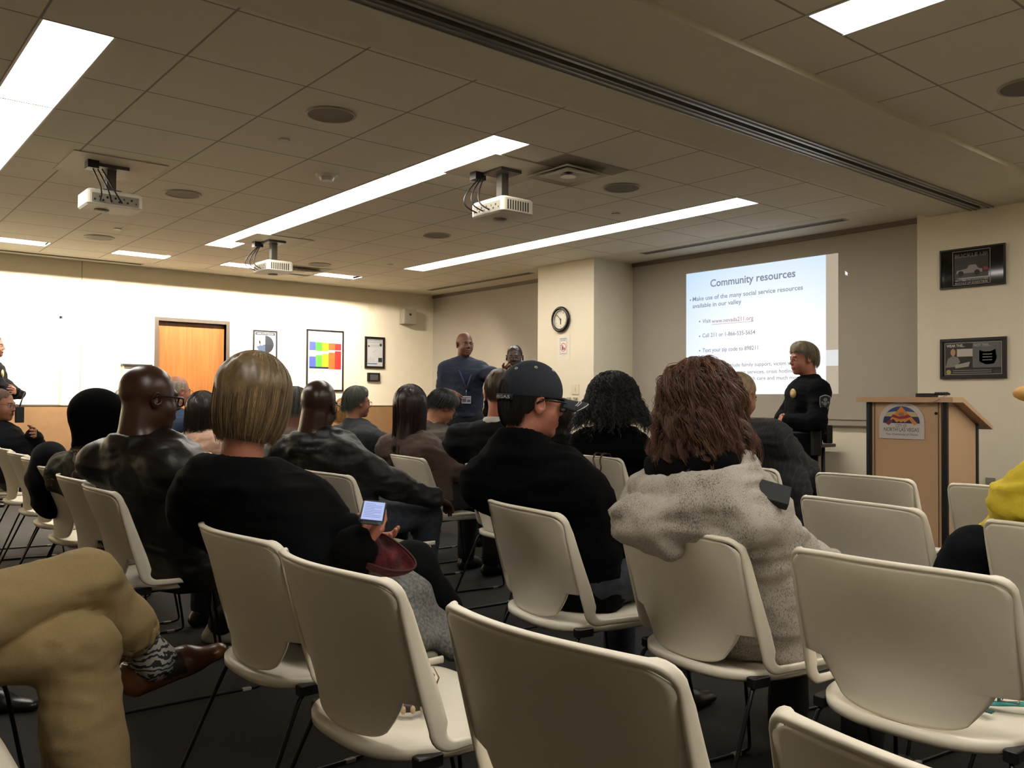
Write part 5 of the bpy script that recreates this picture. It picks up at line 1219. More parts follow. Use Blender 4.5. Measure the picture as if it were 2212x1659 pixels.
def hood_lining(root, J):
    Nb = J['Nb']; B = np.stack([J['fwd'], J['side'], np.array([0, 0, 1.])], 1); Rt = B @ roty(-6) @ rotx(-3); c = Nb + B @ np.array([-.015, 0, .055])
    G = Grid(*[np.arange(c[i] - .2, c[i] + .2, .008) for i in range(3)]); G.torus(c, .100, .018, Rt, .02, 1.25, 2.0); V, Q = G.mesh(); V = folds(V, Q, .006, 9); mesh_np('hood_lining', V, Q, FLEECE, root)
    R_ = rotz(math.degrees(root.rotation_euler[2])); o_ = np.array([root.location[0], root.location[1], 0]); ds = float((R_ @ J['Sh'][-1] + o_ - CAMP) @ CAMF) - .025
    c_ = J['toL'](at_d(1668, 1062, ds)); n_ = unit(J['toL'](at_d(1668, 1062, ds) - _fw * .8 + np.array([0, 0, .75])) - c_); x_ = unit(J['toL'](at_d(1668, 1062, ds) + _rt * .9 - np.array([0, 0, .45])) - c_); x_ = unit(x_ - n_ * (x_ @ n_)); M_ = np.eye(4); M_[:3, 0] = x_; M_[:3, 1] = np.cross(n_, x_); M_[:3, 2] = n_; M_[:3, 3] = c_
    f = MB(); f.rbox(-.045, .045, -.030, .030, -.022, .003, .004, M=M_); f.build('shoulder_patch', mat('patch_black', '0d0d0d', .7), root)
hood_lining(b3, J3)

# 4 bald man, brown leather jacket
def lcollar(G, J):
    Rt = np.stack([J['fwd'], J['side'], np.array([0, 0, 1.])], 1) @ roty(14)
    G.torus(J['Nb'] + np.array([-.005, 0, -.002]), .082, .014, Rt, .015, 1.15, 2.4)
b4, J4 = person(325, 789, 1.030, 22, 'bald man with black glasses and brown leather jacket in profile', hx=-0.130, neck=.068, nk=.080, hy=.04, head=(-20, 4, 0), skin='3f2619', sw=.195, bulk=1.12, hs=1.06, fat=1.08, glasses='0c0a0a', topmat=LEATHB, collar=0, extra=lcollar, seed=4, fold=.007, lowhem=.40, arms={-1: (.36, -.16, .60)}, shoes=mat('sneaker_white', 'a9a69c', .6), legs={-1: ((.44, -.15, .53), ('w', at_z(470, 1352, .075))), 'toe-1': (.6, -.5, 0), 1: ((.44, .13, .53), (.40, .13, .08))})
bpy.data.materials['skin_3f2619'].node_tree.nodes['Principled BSDF'].inputs['Roughness'].default_value = .30
f = MB()
for k in (0, 1):
    s_, e, wv = J4['A'][-1]; u_ = np.linspace(0, 1, 14)[:, None]; off = np.array([-.02 + .035 * k, -.02, .062]); P = np.concatenate([s_ + np.array([.02 + .035 * k, .04, .075]) * np.ones((1, 3)), s_ + (e - s_) * u_ + np.array([-.045 + .035 * k, -.060, .022])]); f.tube(P, .0035, 6)
f.build('sleeve_stripe', mat('stripe_tan', '4a3d2c', .5), b4)

# 5 hooded person in camouflage
CAMO, N, L, b = mk_nodes('camouflage')
tc = N.new('ShaderNodeTexCoord'); mp = N.new('ShaderNodeMapping'); mp.inputs['Scale'].default_value = (1, 1, 1.7); L.new(tc.outputs['Object'], mp.inputs[0]); n1 = N.new('ShaderNodeTexNoise'); n1.inputs['Scale'].default_value = 8; n1.inputs['Detail'].default_value = 2; n1.inputs['Distortion'].default_value = .8; L.new(mp.outputs[0], n1.inputs['Vector'])
cr = N.new('ShaderNodeValToRGB'); cr.color_ramp.interpolation = 'CONSTANT'; L.new(n1.outputs[0], cr.inputs[0]); cr.color_ramp.elements[0].color = (*lin('1c1d14'), 1); cr.color_ramp.elements[1].position = .45; cr.color_ramp.elements[1].color = (*lin('3a3a28'), 1)
for p_, c_ in ((.52, '3a2a1f'), (.57, '7a7a6a'), (.62, '22241a')): e_ = cr.color_ramp.elements.new(p_); e_.color = (*lin(c_), 1)
L.new(cr.outputs[0], b.inputs['Base Color']); b.inputs['Roughness'].default_value = .9
b5, J5 = person(220, 850, 1.035, 12, 'person in black hood and camouflage jacket', nk=.085, hx=-0.130, head=(-6, 6, 0), skin='5a3a28', sw=.215, bulk=1.2, topmat=CAMO, seed=5, collar=.6, neck=.065)
def hoodcap(root, J, m_):
    H, R = J['H'], J['R']; G = Grid(*[np.arange(a, b_, .006) for a, b_ in ((-.16, .24), (-.15, .15), (-.22, .18))])
    G.ell((-.02, 0, .032), (.122, .108, .108), None, .02); G.cone((-.03, 0, -.05), (-.035, 0, -.13), .082, .072, k=.05); G.cone((.05, 0, .01), (.15, 0, -.030), .07, .022, k=.06, flat=((0, 1, 0), .8)); G.ell((.10, 0, -.06), (.06, .055, .06), None, .02, True)
    V, Q = G.mesh(); V = folds(V, Q, .004, 3); mesh_np('hood', H + (R @ V.T).T, Q, m_, root)
hoodcap(b5, J5, mat('hood_black', '040404', .98, spec=.1))
# dark coat hanging over the next chair
def blob(name, prims, m_, h=.012, amp=.008, seed=0, label=None, cat=None, group=None, loc=(0, 0, 0), rot=0):
    pts = np.array([p[:3] for p in prims]); G = Grid(*[np.arange(pts[:, i].min() - .3, pts[:, i].max() + .3, h) for i in range(3)])
    for p in prims:
        if len(p) == 6: G.ell(p[:3], p[3:6], None, .05)
        else: G.cone(p[:3], p[3:6], p[6], p[7] if len(p) > 7 else p[6], k=.05)
    G.func(lambda F, X, Y, Z: smax(F, .004 - Z + 0 * X + 0 * Y, .0))
    V, Q = G.mesh(); V = folds(V, Q, amp, seed); V[:, 2] = np.maximum(V[:, 2], .003); o = mesh_np(name, V, Q, m_); o.location = loc; o.rotation_euler = (0, 0, rot)
    if label: tag(o, label, cat, group)
    return o
p = at_X(112, 955, .95)
blob('coat', [(0, .0, .0, .13, .20, .17), (-.02, .0, -.16, .11, .19, .20), (.0, -.17, -.12, .10, .09, .13)], mat('coat_navy', '06070a', .95, bump=.4, spec=.15), label='dark quilted coat bundled over the chair back left of the camouflage jacket', cat='coat', loc=(p[0] + .03, p[1] - .02, .80), amp=.010) if False else None
blob('coat', [(.02, 0, .83, .08, .13, .09), (.00, .0, .72, .08, .15, .10), (.02, -.02, .62, .07, .13, .08)], mat('coat_navy', '06070a', .95, bump=.4, spec=.15), label='dark padded coat bundled over the chair back left of the camouflage jacket', cat='coat', loc=(.93, 4.78, 0), amp=.010)

# 6 bald man in black leather jacket
b6, J6 = person(690, 821, 2.005, 22, 'bald man with wire glasses and black leather jacket seen from behind', hx=-0.100, neck=.070, nk=.078, hy=.09, head=(14, 4, 4), skin='35221a', sw=.20, bulk=1.15, hs=1.07, fat=1.08, glasses='6a6258', topmat=LEATHK, collar=0, extra=lcollar, seed=6, fold=.010, bottom=DENIM, arms={-1: (.40, -.26, .62), 1: (.33, .16, .62)}, poles={-1: (-.3, -.4, -.7)}, lowhem=.46)
bpy.data.materials['skin_35221a'].node_tree.nodes['Principled BSDF'].inputs['Roughness'].default_value = .28

# 7 woman with long dark red hair
b7, J7 = person(888, 838, 2.935, 8, 'woman with very long straight dark red hair and brown blazer', hx=-0.120, hy=.04, head=(28, 4, 0), skin='a06a50', sw=.17, bulk=1.02, topmat=mat('blazer_taupe', '4a3b33', .9, noise=.1, bump=.3), seed=7, collar=.3,
    hair=dict(kind='long', t=.014, zend=-.36, h=.006, strands=2600, r=.0012, cvar=.35, back=-.03, narrow=.95, spread=1.0, sk=dict(azr=(60, 300), tuck=.05, wav=.002, jit=.006, zj=.03, K=14, part=0)), hairmat=hm('wine', '2a100f', .40))
# 8 man in black suit
def wcol(G, J): G.torus(J['Nb'] + np.array([-.004, 0, -.006]), .074, .016, np.stack([J['fwd'], J['side'], np.array([0, 0, 1.])], 1) @ roty(14), .02, 1.1, 1.6)
b8, J8 = person(1080, 799, 2.895, 30, 'man with short grey-brown hair, white shirt collar and black suit', hx=-0.100, head=(22, 4, 0), skin='a8604a', sw=.21, bulk=1.15, topmat=SUITB, collar=0, extra=wcol, seed=8,
    hair=dict(kind='short', t=.007, line=(-.050, .004, .05), strands=900, r=.0009, h=.005, sk=dict(azr=(75, 285), zend=-.052, zj=.006, t=.003, tuck=.95, jit=.002, K=9, shell=.003)), hairmat=hm('greybrown', '5a4a38', .5))
def shirt_collar(root, J, R0=.064, r=.008, dz=.034, m_=None):
    Rt = np.stack([J['fwd'], J['side'], np.array([0, 0, 1.])], 1) @ roty(14); c = J['Nb'] + np.array([-.004, 0, dz]); G = Grid(*[np.arange(c[i] - .12, c[i] + .12, .005) for i in range(3)]); G.torus(c, R0, r, Rt, 0, 1.06, 3.0); V, Q = G.mesh(); mesh_np('shirt_collar', V, Q, m_ or mat('shirt_white', 'c9c2b6', .8), root)
shirt_collar(b8, J8)
# 9 man looking down
b9, J9 = person(957, 845, 3.635, 0, 'man with black hair and glasses bowing his head, grey-brown jacket', hx=-0.060, head=(-8, 34, 0), skin='a87052', sw=.19, topmat=mat('jacket_umber', '3c332b', .9, noise=.12), seed=9, glasses='3a3430', hunch=.02,
    hair=dict(kind='short', t=.010, puff=True, line=(-.055, -.01, .045), xf=.085, strands=1500, r=.0013, h=.005, sk=dict(azr=(60, 300), zend=-.04, zj=.02, tuck=.1, jit=.012, K=8, shell=.01)), hairmat=hm('black', '14110f', .4))
# 10 woman behind the cap man
b10, J10 = person(1213, 866, 4.585, 20, 'person with dark ponytail hair almost hidden behind the navy cap man', hx=-0.120, head=(10, 10, 0), skin='8a5a44', sw=.17, seed=10, topmat=BLK,
    hair=dict(kind='long', t=.012, zend=-.17, h=.006, strands=900, r=.0014, narrow=.8, sk=dict(azr=(60, 300), tuck=.3, jit=.008, zj=.03)), hairmat=hm('darkbrown', '241811', .4))
# 11 curly black hair
b11, J11 = person(1325, 824, 3.875, 10, 'woman with big black curly hair and black top', hx=-0.110, head=(25, 4, 0), skin='4a2e22', sw=.20, bulk=1.12, seed=11, topmat=BLK,
    hair=dict(kind='long', t=.034, zend=-.13, h=.007, fill=1.36, lump=.004, big=.012, bf=75, narrow=1.25, facew=.05, strands=5200, r=.0011, cvar=.3, sk=dict(azr=(40, 320), flare=.65, jit=.012, zj=.040, K=34, shell=.026, curl=.009, cfreq=150, t=.040, spread=1.12, top=(2, 70), clump=1300, cjit=.0016)), hairmat=hm('black', '14110f', .4))
# 12 pinstripe man leaning forward
PIN, N, L, b = mk_nodes('pinstripe')
tc = N.new('ShaderNodeTexCoord'); sp = N.new('ShaderNodeSeparateXYZ'); L.new(tc.outputs['Object'], sp.inputs[0]); a_ = N.new('ShaderNodeMath'); a_.operation = 'MULTIPLY'; a_.inputs[1].default_value = 55; L.new(sp.outputs[1], a_.inputs[0]); f_ = N.new('ShaderNodeMath'); f_.operation = 'FRACT'; L.new(a_.outputs[0], f_.inputs[0]); g_ = N.new('ShaderNodeMath'); g_.operation = 'GREATER_THAN'; g_.inputs[1].default_value = .90; L.new(f_.outputs[0], g_.inputs[0])
mx = N.new('ShaderNodeMix'); mx.data_type = 'RGBA'; mx.inputs[6].default_value = (*lin('0c0c10'), 1); mx.inputs[7].default_value = (*lin('26262c'), 1); L.new(g_.outputs[0], mx.inputs[0]); L.new(mx.outputs[2], b.inputs['Base Color']); b.inputs['Roughness'].default_value = .85
b12, J12 = person(1597, 806, 3.935, 0, 'balding grey haired man in dark pinstripe jacket', hx=-0.040, hy=.19, head=(-8, 16, 0), skin='8a6248', sw=.215, bulk=1.3, topmat=PIN, seed=12, hs=1.05, shz=.05,
    hair=dict(kind='short', t=.004, line=(-.05, -.02, .035), xf=.06, h=.005, lump=.001), hairmat=hm('greystubble', '8a7358', .8))
# 13 officer at the left edge, seated
b13, J13 = person(2, 840, 1.135, -32, 'seated officer with shaved head and glasses, arms folded, at the left edge', hx=-0.110, head=(-4, 4, 0), skin='8a5c42', sw=.22, bulk=1.2, topmat=UNIF, seed=13, glasses='3a3430', arms={1: (.10, -.10, .86), -1: (.13, .12, .83)}, poles={1: (0, 1, -.6), -1: (0, -1, -.6)}, handcfg={1: dict(f=(.1, -1, .2), n=(-1, 0, 0), curl=.3), -1: dict(f=(.1, 1, .3), n=(-1, 0, 0), curl=.3)},
    hair=dict(kind='short', t=.002, line=(-.04, -.01, .05), lump=0, h=.006), hairmat=hm('stubble', '5a4030', .8), group='officers in dark uniform')
dR = float((rotz(math.degrees(b13.rotation_euler[2])) @ (J13['C'] + J13['fwd'] * .16) + np.array([b13.location[0], b13.location[1], 0]) - CAMP) @ CAMF); p = at_d(42, 893, dR); r = empty('radio', p, label='black two-way radio with upright antenna in front of the seated officer', cat='radio')
MB().rbox(-.03, .03, -.018, .018, -.07, .05, .008).build('case', BLACKP, r); f = MB(); f.tube([(0, 0, .05), tuple(rotz(0) @ np.array([.03, -.025, .17]))], [.006, .003], 8); f.build('antenna', mat('antenna_grey', '55544e', .5), r)
# 14 officer standing by the left wall
b14, J14 = person(-14, 737, 0, -20, 'standing officer with folded arms by the white wall at the left edge', depth=9.0, hx=.03, head=(-5, 0, 0), skin='7a4e3c', sw=.225, bulk=1.15, stand=True, topmat=UNIF, seed=14, crown=1.80, arms={1: (.26, -.12, 1.20), -1: (.27, .14, 1.17)}, poles={1: (0, 1, -.6), -1: (-.2, -1, -.5)}, handcfg={1: dict(f=(0, -1, .1), n=(-1, 0, 0)), -1: dict(f=(0, 1, .1), n=(-1, 0, 0))},
    hair=dict(kind='short', t=.006, h=.007), hairmat=hm('black', '14110f', .4), group='officers in dark uniform')
s_, e, wv = J14['A'][-1]
f = MB(); M_ = np.eye(4); f.ell(J14['C'] + np.array([.15, -.13, .04]), (.012, .035, .042)); f.build('badge', mat('badge_gold', 'b8a878', .35, metal=.6), b14)
f = MB(); f.ell(s_ * .55 + e * .45 + np.array([.0, -.062, 0]), (.034, .012, .042)); f.build('sleeve_patch', mat('patch_grey', '8a8a92', .6), b14)
# 15 man with hand on his face
b15, J15 = person(385, 813, 2.355, 10, 'balding white haired man in blue shirt resting his chin on his hand', hx=-0.060, head=(-2, 4, 0), skin='b07258', sw=.20, topmat=mat('shirt_blue', '21344f', .9, bump=.2), seed=15, glasses='6a6258', arms={-1: (.30, -.12, 1.06)}, poles={-1: (.6, -.7, -1)}, handcfg={-1: dict(f=(-.25, .35, .8), n=(-1, .2, 0), curl=.55)},
    hair=dict(kind='short', t=.006, line=(-.05, -.01, .03), bald=.075, xf=.03, h=.005), hairmat=hm('white', 'a09482', .7))
# 16 woman in pale pink
b16, J16 = person(440, 852, 2.095, 15, 'woman with dark hair and pale pink draped top', nk=.075, hx=-0.110, head=(25, 4, 0), skin='8a5a44', sw=.175, bulk=1.05, topmat=mat('top_pink', 'b89684', .9, bump=.2), seed=16, fold=.016,
    hair=dict(kind='long', t=.016, zend=-.15, h=.006, strands=1500, r=.0012, cvar=.3, sk=dict(azr=(55, 305), tuck=.05, jit=.006, zj=.02)), hairmat=hm('darkbrown', '241811', .4))
# 17 .. heads further away
b17, J17 = person(268, 840, 2.685, 20, 'dark haired person almost hidden behind the brown leather jacket man', head=(10, 0, 0), skin='5a3a28', seed=17, topmat=BLK, hair=dict(kind='short', t=.008, h=.007), hairmat=hm('black', '14110f', .4))
b18, J18 = person(640, 842, 2.50, 20, 'grey haired person between the blond bob and the bald man in black leather', head=(0, 8, 0), skin='8a5c48', seed=18, topmat=mat('top_greypink', '6b5850', .9), hair=dict(kind='short', t=.012, line=(-.06, -.03, .045), strands=700, r=.0013, h=.006, sk=dict(azr=(60, 300), zend=-.05, zj=.01, K=8)), hairmat=hm('steel', '5d5d58', .5))
b19, J19 = person(744, 864, 4.135, 20, 'person with light ginger hair behind the bald man in black leather', head=(20, 6, 0), skin='a87058', sw=.17, seed=19, topmat=mat('top_cream', 'b09a78', .9), hair=dict(kind='long', t=.012, zend=-.09, h=.006, strands=900, r=.0014, sk=dict(azr=(60, 300), tuck=.2, jit=.008)), hairmat=hm('ginger', 'a87c44', .5))
b20, J20 = person(773, 838, 3.485, 0, 'man with wavy grey hair and glasses in a dark grey jacket, turned right', hx=-0.110, head=(-8, 2, 0), skin='8f5c46', sw=.205, bulk=1.1, topmat=mat('jacket_slate', '22262a', .9, bump=.3), seed=20, glasses='6a6258', arms={-1: (.42, -.34, .74)},
    hair=dict(kind='short', t=.009, puff=True, line=(-.065, -.01, .05), xf=.075, strands=1200, r=.0014, h=.005, sk=dict(azr=(70, 290), zend=-.055, zj=.01, jit=.006, K=8)), hairmat=hm('steel2', '44463f', .45))
# 21 yellow top at the right edge
b21, J21 = person(2352, 784, 2.775, -14, 'person in bright yellow top and tan cap cut off by the right edge', hx=-0.120, head=(75, 0, 0), skin='a06a50', sw=.18, bulk=1.05, topmat=mat('top_yellow', 'cdb72c', .8, bump=.2), seed=21, fold=.014, bottom=mat('trouser_navy', '07090e', .95, spec=.15), arms={1: (.30, .28, .60)}, poles={1: (-.5, 1, -.3)})
f = MB(); f.ell(J21['H'] + np.array([-.01, 0, .035]), (.115, .096, .10)); c_ = f.build('cap', mat('cap_tan', 'c79a58', .8), b21); f = MB(); Hh = J21['H']; f.ell(Hh + J21['R'] @ np.array([.11, .03, .035]), (.100, .09, .032)); f.build('brim', mat('cap_tan', 'c79a58', .8), c_)
blob('jacket', [(.0, .0, .60, .13, .12, .11), (.03, .05, .50, .16, .13, .07), (.10, .10, .47, .10, .08, .05), (-.03, -.03, .68, .08, .10, .06)], mat('jacket_navy', '06080d', .95, spec=.15, bump=.3), label='dark navy jacket heaped beside the person in yellow', cat='jacket', loc=(2.88, 1.16, 0), amp=.012)

# 22 speaker in navy polo shirt
def polo_col(G, J):
    Rt = np.stack([J['fwd'], J['side'], np.array([0, 0, 1.])], 1) @ roty(18); G.torus(J['Nb'] + np.array([.0, 0, .004]), .075, .012, Rt, .012, 1.15, 2.0)
POLO = mat('polo_navy', '1d2638', .9, noise=.08, nscale=120, bump=.25)
dP = 8.35
b22, J22 = person(1004, 726, 0, -118, 'tall bald speaker in navy polo shirt with lanyard and name badge', depth=dP, hx=.02, head=(14, 0, 0), skin='6a4230', sw=.175, bulk=.92, stand=True, topmat=POLO, seed=22, crown=1.80, collar=0, extra=polo_col, nk=.085, sleeve=.92, fold=.006, toph=.010, mouth=.006, body_h=.014, lowhem=.98,
    arms={-1: ('w', at_d(966, 846, dP - .24)), 1: ('w', at_d(1098, 808, dP - .50))}, poles={-1: (-.2, -.15, -1), 1: (-.2, .3, -1)}, handcfg={-1: dict(f=(.35, .75, -.35), n=(-.5, .3, -.6), curl=.25, h=.005), 1: dict(f=(.35, .5, .75), n=(.9, -.2, .1), curls=[.05, .9, 1.1, 1.2], h=.005)}, group='people standing at the front', bottom=mat('trouser_navy2', '0c0f16', .9))
def lanyard(root, J):
    H, B = J['Nb'], np.stack([J['fwd'], J['side'], np.array([0, 0, 1.])], 1); f = MB(); lan = mat('lanyard', '2c3a5c', .7)
    low = J['C'] + B @ np.array([.165, .0, -.13])
    for q in (1, -1):
        a = np.array([H + B @ np.array([-.04, q * .055, .045]), H + B @ np.array([.03, q * .078, .018]), J['C'] + B @ np.array([.130, q * .062, .045]), J['C'] + B @ np.array([.160, q * .030, -.04]), low])
        f.tube(np.array([a[0] * (1 - t) + a[1] * t for t in (0, .5)] + [a[1], (a[1] + a[2]) / 2 + B @ np.array([.018, 0, .012]), a[2], a[3], a[4]]), .007, 6)
    ob = f.build('lanyard', lan, root); f = MB(); f.tube([low, low + np.array([0, 0, -.06])], .003, 6); f.build('clip', mat('steel', 'a8a49c', .3, metal=1), ob)
    M_ = np.eye(4); M_[:3, :3] = B; M_[:3, 3] = low + np.array([0, 0, -.10]) + B @ np.array([.006, 0, 0]); f = MB(); f.rbox(-.003, .003, -.045, .045, -.035, .035, .003, M=M_); bd = f.build('name_badge', mat('badge_white', 'c8c6cc', .4), ob)
    f = MB(); f.box(.0035, .0042, -.038, .0, -.02, .012, M=M_); f.box(.0035, .0042, .008, .038, -.022, .004, M=M_); f.box(.0035, .0042, -.038, .038, .018, .026, M=M_); f.build('badge_print', mat('badge_ink', '5b5c6a', .5), bd)
    c = H + B @ np.array([.058, 0, -.035]); G = Grid(*[np.arange(c[i] - .1, c[i] + .1, .006) for i in range(3)]); G.ell(c, (.035, .045, .06), B, 0); V, Q = G.mesh(); mesh_np('undershirt', V, Q, BLK, root)
lanyard(b22, J22)
# 23 man standing behind him
b23, J23 = person(1112, 751, 0, -128, 'dark skinned man with glasses standing behind the speaker near the column', depth=8.75, head=(-6, 4, 0), skin='3a251c', sw=.20, bulk=1.1, stand=True, topmat=BLK, seed=23, crown=1.70, fat=1.1, glasses='6a6258', hair=dict(kind='short', t=.005, line=(-.05, .0, .06), h=.006), hairmat=hm('black', '14110f', .4), group='people standing at the front')
# 24 policewoman
dC = 6.7
def ucol(G, J):
    Rt = np.stack([J['fwd'], J['side'], np.array([0, 0, 1.])], 1) @ roty(12); G.torus(J['Nb'] + np.array([.0, 0, .012]), .066, .011, Rt, .012, 1.1, 2.6)
b24, J24 = person(1735, 749, 0, 146, 'police officer with short ash blond hair and sleeve patch standing beside the slide', depth=dC, hx=.0, head=(4, 5, 0), skin='a86a54', sw=.172, bulk=.98, hs=1.03, nk=.09, stand=True, topmat=UNIF, seed=24, crown=1.60, collar=0, extra=ucol, fold=.006, toph=.010, lowhem=.86,
    arms={1: ('w', at_d(1702, 908, dC - .12)), -1: ('w', at_d(1690, 902, dC + .05))}, poles={1: (-.6, 1, -.3), -1: (-.3, -1, -.3)}, handcfg={1: dict(f=(.45, -.6, -.35), n=(-.6, -.4, 0), curl=.5, h=.005), -1: dict(f=(.45, .6, -.35), n=(-.6, .4, 0), curl=.5, h=.005)},
    hair=dict(kind='short', t=.008, puff=True, line=(-.055, -.005, .05), xf=.085, strands=2200, r=.0012, h=.005, sk=dict(azr=(20, 340), zj=.012, tuck=.6, jit=.006, K=9, t=.006, shell=.006, top=(2, 60))), hairmat=hm('ash', '8d8068', .5), group='officers in dark uniform', bottom=UNIF)
def cop_parts(root, J):
    B = np.stack([J['fwd'], J['side'], np.array([0, 0, 1.])], 1); s_, e, wv = J['A'][1]; T_ = lambda v: B @ np.array(v, float)
    pc = s_ * .62 + e * .38 + T_([-.005, .088, .0]); M_ = np.eye(4); M_[:3, :3] = B @ rotz(10) @ rotx(-6); M_[:3, 3] = pc
    def shield(sz, o, d, m_, nm, par):
        pts = [(-.9, .75), (-.45, .92), (0, 1.0), (.45, .92), (.9, .75), (.88, .0), (.7, -.5), (.35, -.85), (0, -1.0), (-.35, -.85), (-.7, -.5), (-.88, 0)]
        V = [(x * sz * .82, d + o, z * sz) for d in (0, .002) for x, z in pts]; n = len(pts); V = (M_[:3, :3] @ np.array(V).T).T + M_[:3, 3]; f = MB(); f.add(V, [tuple(range(n - 1, -1, -1)), tuple(range(n, 2 * n))] + [(i, (i + 1) % n, n + (i + 1) % n, n + i) for i in range(n)]); return f.build(nm, m_, par)
    a = shield(.064, 0, 0, mat('patch_edge', '8f9094', .6), 'sleeve_patch', root); shield(.057, .002, 0, mat('patch_dark', '1b1c20', .7), 'patch_field', a)
    f = MB()
    for (u, v, rr) in ((0, -.004, .017), (0, .026, .018), (-.026, .006, .010), (.026, .006, .010), (0, -.034, .012)):
        f.add((M_[:3, :3] @ np.array([(u + rr * math.cos(t), .0045, v + rr * .8 * math.sin(t)) for t in np.linspace(0, 2 * PI, 14, endpoint=False)]).T).T + M_[:3, 3], [tuple(range(14))])
    f.build('patch_emblem', mat('patch_emblem', '74757a', .6), a)
    f = MB(); f.ell(J['C'] + T_([.148, .085, .045]), (.029, .007, .037), M=B @ rotz(-62)); bd = f.build('badge', mat('badge_gold', 'c2b48c', .3, metal=.5), root)
    for k in range(4):
        q = J['Nb'] + T_([.046 - .012 * k + .012, .050 + .008 * k, .030 + .005 * k]); f = MB(); f.ell(q, (.0045, .0045, .0045)); f.build('collar_star', mat('pin_silver', 'd8d4cc', .3, metal=.3), root)
    f = MB(); f.rbox(-.002, .002, -.03, .03, -.006, .006, .002, M=np.block([[B @ rotz(-20), (J['C'] + T_([.165, -.08, .03]))[:, None]], [np.zeros((1, 3)), np.ones((1, 1))]])); f.build('name_pin', mat('pin_silver', 'd8d4cc', .3, metal=.3), root)
    for k in range(5):
        q = wv * (.62 - .06 * k) + e * (.38 + .06 * k) + T_([.0, .048, .008]); d = unit(wv - e); f = MB(); u_ = unit(np.cross(d, T_([0, 1, 0]))); f.tube([q + (u_ * .028 + d * .01), q - (u_ * .028 + d * .01)], .0028, 5); f.build('service_stripe', mat('patch_edge', '8f9094', .6), root)
    # duty belt and holster
    zb_ = .90; t = np.linspace(0, 2 * PI, 36, endpoint=False); f = MB(); f.tube(np.stack([J['Wm'][0] * .3 + .142 * np.cos(t), .175 * np.sin(t), np.full(36, zb_)], 1), .020, 8, closed=True); bl = f.build('duty_belt', BLACKP, root)
    f = MB(); f.rbox(-.05, .03, .165, .215, zb_ - .17, zb_ + .03, .015); f.build('holster', BLACKP, bl); f = MB(); f.rbox(-.19, -.14, -.05, .03, zb_ - .03, zb_ + .09, .012); f.build('pouch', BLACKP, bl); f = MB(); f.rbox(-.185, -.13, .05, .12, zb_ - .08, zb_ + .06, .012); f.build('pouch', BLACKP, bl)
cop_parts(b24, J24)
f = MB(); wv = J24['A'][-1][2]; f.tube(np.array([wv + np.array([.036 * math.cos(t) * .3, .036 * math.sin(t), .034 * math.cos(t)]) for t in np.linspace(0, 2 * PI, 16, endpoint=False)]), .006, 6, closed=True); f.build('wristwatch', mat('watch_brown', '8a5a3c', .5), b24)

